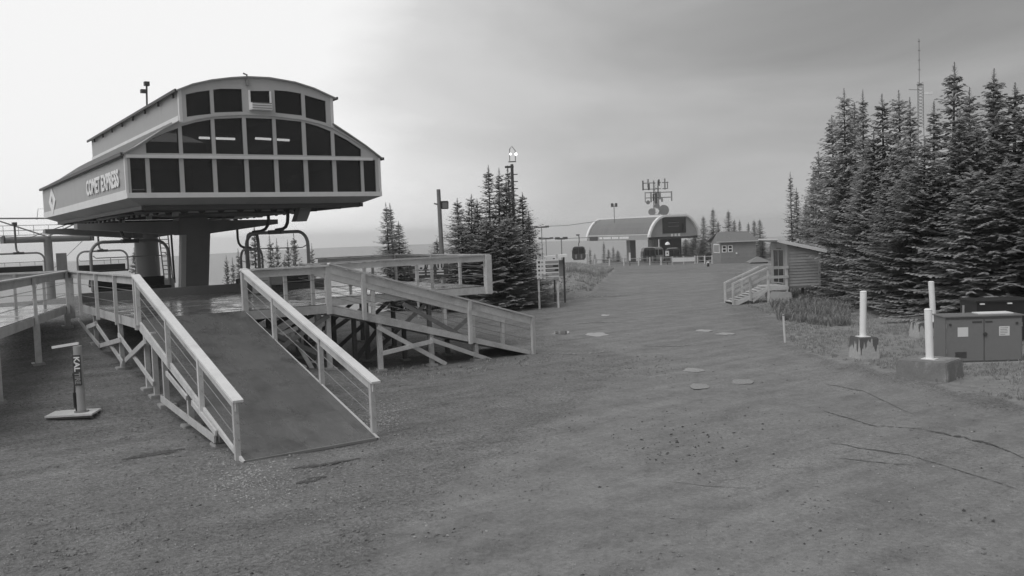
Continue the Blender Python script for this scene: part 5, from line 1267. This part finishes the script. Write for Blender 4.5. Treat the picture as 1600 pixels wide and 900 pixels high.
# ------------------------------------------------------------------ ground cover and loose stones
def inside(poly, px, py):
    r = False; j = len(poly)-1
    for i in range(len(poly)):
        xi, yi = poly[i]; xj, yj = poly[j]
        if (yi > py) != (yj > py) and px < (xj-xi)*(py-yi)/(yj-yi)+xi: r = not r
        j = i
    return r
def world_poly(poly): return [tuple(atz(p[0], p[1], 0)[:2]) for p in poly]
def scatter_grass(name, polys, dens, hmin, hmax, seed, wid=.022, mat=None, falloff=45.):
    rs = random.Random(seed); V = []; F = []; T = []
    for poly in polys:
        w = world_poly(poly); xs = [p[0] for p in w]; ys = [p[1] for p in w]; area = (max(xs)-min(xs))*(max(ys)-min(ys))
        for _ in range(int(area*dens)):
            x = rs.uniform(min(xs), max(xs)); y = rs.uniform(min(ys), max(ys))
            if not inside(w, x, y): continue
            if noise.noise((x*.45, y*.45, 2.)) + .5*noise.noise((x*1.6, y*1.6, 7.)) < rs.uniform(-.5, .35): continue
            z = gz(x, y); tone = rs.uniform(.2, 1.)
            for b in range(rs.randint(3, 6)):
                a = rs.uniform(0, 6.28); h = rs.uniform(hmin, hmax); l = h*rs.uniform(.3, 1.1); bx0 = x+rs.uniform(-.07, .07); by0 = y+rs.uniform(-.07, .07); dx, dy = math.cos(a), math.sin(a)
                k = len(V); ww = wid
                V.extend([(bx0-dy*ww, by0+dx*ww, z-.02), (bx0+dy*ww, by0-dx*ww, z-.02), (bx0+dx*l*.5+dy*ww*.6, by0+dy*l*.5-dx*ww*.6, z+h*.75), (bx0+dx*l*.5-dy*ww*.6, by0+dy*l*.5+dx*ww*.6, z+h*.75), (bx0+dx*l, by0+dy*l, z+h)])
                F.extend([(k, k+1, k+2, k+3), (k+3, k+2, k+4)]); T.extend([tone*.3, tone*.3, tone*.8, tone*.8, tone])
    me = bpy.data.meshes.new(name); me.from_pydata(V, [], F); at = me.attributes.new('tone', 'FLOAT', 'POINT'); at.data.foreach_set('value', np.array(T, np.float32)); me.materials.append(mat or grassm)
    o = bpy.data.objects.new(name, me); COL.objects.link(o); return o
RG = [(1150, 425), (1165, 478), (1215, 497), (1240, 540), (1300, 560), (1400, 580), (1500, 607), (1610, 632), (1900, 690), (1900, 470), (1500, 455), (1200, 405)]
LG = [(760, 462), (700, 482), (840, 476), (925, 461), (942, 440), (955, 418), (955, 408), (850, 410)]
tag(scatter_grass('grass', [RG], 60, .03, .11, 3, .014), 'patchy dry grass along the right road edge around the bollards', 'grass', kind='stuff')
tag(scatter_grass('grass', [LG], 16, .05, .16, 4, .022), 'pale dry grass bank below the trail board', 'grass', kind='stuff')
tag(scatter_grass('low_shrubs', [[(1195, 455), (1215, 500), (1330, 515), (1330, 455)]], 40, .1, .45, 6, .03, shrubm), 'scrubby low bushes beside and below the shed', 'shrubs', kind='stuff')
tag(scatter_grass('low_shrubs', [[(870, 420), (880, 445), (935, 436), (960, 412), (900, 408)]], 16, .15, .5, 8, .04, shrubm), 'pale scrub on the bank left of the road crest', 'shrubs', kind='stuff')
tag(scatter_grass('grass', [[(560, 585), (600, 600), (860, 570), (860, 556), (700, 565)]], 10, .03, .10, 9), 'thin weeds growing along the foot of the side ramp', 'grass', kind='stuff')

def stones(name, n, area_fn, smin, smax, mat, seed, label):
    rs = random.Random(seed); V = []; F = []
    base = [(1, 0, 0), (-1, 0, 0), (0, 1, 0), (0, -1, 0), (0, 0, 1), (0, 0, -1)]; fs = [(0, 2, 4), (2, 1, 4), (1, 3, 4), (3, 0, 4), (2, 0, 5), (1, 2, 5), (3, 1, 5), (0, 3, 5)]
    k = 0
    while k < n:
        x, y = area_fn(rs)
        if x is None: continue
        k += 1; z = gz(x, y); s = smin*(smax/smin)**(rs.random()**2.2); a = rs.uniform(0, 6.28); b = len(V)
        ex, ey, ez = s*rs.uniform(.7, 1.3), s*rs.uniform(.6, 1.1), s*rs.uniform(.35, .7)
        for p in base:
            j = rs.uniform(.75, 1.2); X = p[0]*ex*j+rs.uniform(-.2, .2)*s; Y = p[1]*ey*j+rs.uniform(-.2, .2)*s; Z = p[2]*ez*j
            V.append((x+X*math.cos(a)-Y*math.sin(a), y+X*math.sin(a)+Y*math.cos(a), z+Z+ez*.25))
        F.extend(tuple(b+i for i in f) for f in fs)
    me = bpy.data.meshes.new(name); me.from_pydata(V, [], F); me.materials.append(mat); o = bpy.data.objects.new(name, me); COL.objects.link(o); tag(o, label, 'gravel', kind='stuff')
TRK = world_poly([(930, 425), (880, 470), (850, 520), (1000, 560), (960, 640), (820, 740), (700, 900), (2000, 900), (1500, 625), (1250, 560), (1150, 500), (1110, 420)])
def area_near(rs):
    px = rs.uniform(-40, 1640); py = 905-(905-520)*rs.random()**.8; p = atz(px, py, 0); x, y = p[0], p[1]
    if 5. < x < 7.8 and 16.2 < y < 24.5: return None, None
    c = noise.noise((x*.35, y*.35, 4.))+.4*noise.noise((x*1.3, y*1.3, 8.))
    if inside(TRK, x, y) and rs.random() < .72: return None, None
    if c < rs.uniform(-.7, .5): return None, None
    return x, y
stones('gravel', 14000, area_near, .009, .034, stonem, 11, 'fine grey gravel strewn over the packed dirt')
stones('gravel', 1300, area_near, .008, .026, stonel, 12, 'pale pebbles scattered over the dirt near the ramp')
stones('gravel', 900, area_near, .009, .036, stoned, 13, 'dark wet stones scattered over the road')
def cluster(cx, cy, rx, ry):
    def fn(rs):
        px = rs.gauss(cx, rx); py = rs.gauss(cy, ry)
        if py < 500: return None, None
        p = atz(px, py, 0); return p[0], p[1]
    return fn
stones('gravel', 900, cluster(385, 745, 45, 22), .01, .035, stonel, 14, 'loose pale gravel heaped at the foot of the ramp')
stones('gravel', 700, cluster(590, 655, 25, 14), .012, .035, stonel, 15, 'pale gravel patch right of the ramp foot')
stones('gravel', 1200, cluster(240, 670, 60, 18), .01, .03, stonem, 16, 'coarse gravel left of the ramp braces')
stones('gravel', 1300, cluster(940, 575, 70, 12), .015, .045, stonem, 17, 'coarse gravel band between side ramp and puddles')
stones('gravel', 120, cluster(1060, 690, 60, 25), .015, .045, stoned, 18, 'dark stones lying on the smooth road')
stones('gravel', 90, cluster(560, 780, 60, 40), .012, .026, stonel, 19, 'white pebbles in front of the ramp')

# puddles and damp streaks
water = mk('puddle_water', .22, .02, .1, 2., spec=.9)
damp = mk('dark_damp_dirt', .085, .5, .35, 2.5, .4, 60, fine=.3)
def breakup(m, thr):
    t = m.node_tree; p = t.nodes['Principled BSDF']; tx = N(t, 'ShaderNodeTexCoord'); n = N(t, 'ShaderNodeTexNoise'); n.inputs['Scale'].default_value = 9; n.inputs['Detail'].default_value = 6; n.inputs['Roughness'].default_value = .7
    t.links.new(tx.outputs['Object'], n.inputs['Vector']); t.links.new(math_n(t, 'MULTIPLY', math_n(t, 'SUBTRACT', n.outputs['Fac'], thr), 9., clamp=True), p.inputs['Alpha'])
palewet = mk('pale_wet_mud', .24, .4, .3, 3., .2, 60, fine=.2)
breakup(damp, .39); breakup(palewet, .42)
def puddle(px, py, w, h, seed, mat=None, nm='puddle', dz=.012):
    c = gp(px, py); rs = random.Random(seed); V = [];
    for k in range(28):
        a = 6.283*k/28; r = 1+.42*noise.noise((math.cos(a)*1.5+seed*3.1, math.sin(a)*1.5, 0))+.25*noise.noise((math.cos(a)*5+seed, math.sin(a)*5, 2))
        q = atz(px+w/2*r*math.cos(a), py+h/2*r*math.sin(a), c[2]); V.append((q[0], q[1], gz(q[0], q[1])+dz if nm != 'puddle' else c[2]+dz))
    me = bpy.data.meshes.new(nm); me.from_pydata(V, [], [tuple(range(28))[::-1]]); 
    bm = bmesh.new(); bm.from_mesh(me); bmesh.ops.recalc_face_normals(bm, faces=bm.faces)
    if bm.faces[0].normal.z < 0: bmesh.ops.reverse_faces(bm, faces=bm.faces)
    bm.to_mesh(me); bm.free()
    me.materials.append(mat or water); o = bpy.data.objects.new(nm, me); COL.objects.link(o); tag(o, kind='structure')
for k, a in enumerate([(1160, 597, 42, 8), (1084, 579, 34, 7), (1093, 604, 32, 9), (1133, 522, 30, 4), (1100, 517, 26, 3.5), (932, 523, 36, 6), (877, 520, 30, 5), (945, 493, 14, 2.5)]): puddle(*a, k+1)
def streak(pts, wpx, mat, seed, name='wet_streak', dz=.010):
    n = 40; P = []
    pts = np.array(pts, float); tt = np.linspace(0, len(pts)-1, n)
    X = np.interp(tt, range(len(pts)), pts[:, 0]); Y = np.interp(tt, range(len(pts)), pts[:, 1])
    up = []; dn = []
    for i in range(n):
        w = wpx*math.sin(math.pi*(i+.5)/n)**.5*(.55+.9*abs(noise.noise((i*.35, seed, 0)))); o_ = 1.2*noise.noise((i*.25, seed, 5))
        for lst, s in ((up, -1), (dn, 1)):
            q = gp(X[i], Y[i]+o_+s*w/2) if Y[i] > 470 else atz(X[i], Y[i]+s*w/2, 0); lst.append((q[0], q[1], gz(q[0], q[1])+dz))
    me = bpy.data.meshes.new(name); me.from_pydata(up+dn, [], [(i, i+1, n+i+1, n+i) for i in range(n-1)]); me.materials.append(mat)
    bm = bmesh.new(); bm.from_mesh(me)
    bmesh.ops.recalc_face_normals(bm, faces=bm.faces)
    if sum(f.normal.z for f in bm.faces) < 0: bmesh.ops.reverse_faces(bm, faces=bm.faces)
    bm.to_mesh(me); bm.free()
    o = bpy.data.objects.new(name, me); COL.objects.link(o); tag(o, kind='structure')
streak([(1285, 642), (1330, 655), (1360, 665), (1400, 668), (1440, 670)], 1.8, damp, 1); streak([(1448, 673), (1500, 683), (1550, 695), (1600, 716)], 3.4, damp, 2)
streak([(1290, 690), (1340, 700), (1420, 712), (1500, 736), (1600, 768)], 1.4, damp, 3); streak([(1290, 600), (1350, 612), (1430, 650)], 1.1, damp, 4)
streak([(190, 719), (225, 712), (262, 707), (288, 702)], 8, damp, 5); streak([(455, 733), (500, 727), (562, 717)], 5, damp, 6); streak([(462, 756), (485, 751), (510, 745)], 9, damp, 7)
streak([(1300, 715), (1360, 722), (1435, 728)], 1.0, damp, 8); streak([(1040, 752), (1100, 760), (1200, 765)], .8, damp, 9)
streak([(1000, 540), (1050, 541), (1110, 538)], 2.4, palewet, 10); streak([(880, 508), (920, 504), (980, 503)], 2.0, palewet, 11)
streak([(795, 482), (850, 476), (930, 466), (1000, 458)], 4, palewet, 12); streak([(840, 552), (900, 553), (960, 549)], 3, palewet, 13)

# ------------------------------------------------------------------ haze
def haze():
    b = MB().box((-4300, -3600, -520), (4300, 4300, 21)); m = bpy.data.materials.new('thin_mountain_haze'); m.use_nodes = True; t = m.node_tree; t.nodes.clear()
    o = N(t, 'ShaderNodeOutputMaterial'); v_ = N(t, 'ShaderNodeVolumePrincipled'); v_.inputs['Color'].default_value = (1, 1, 1, 1); v_.inputs['Density'].default_value = .0005; v_.inputs['Anisotropy'].default_value = .7
    t.links.new(v_.outputs[0], o.inputs['Volume']); h = b.build('haze', m); tag(h, kind='stuff')
haze()
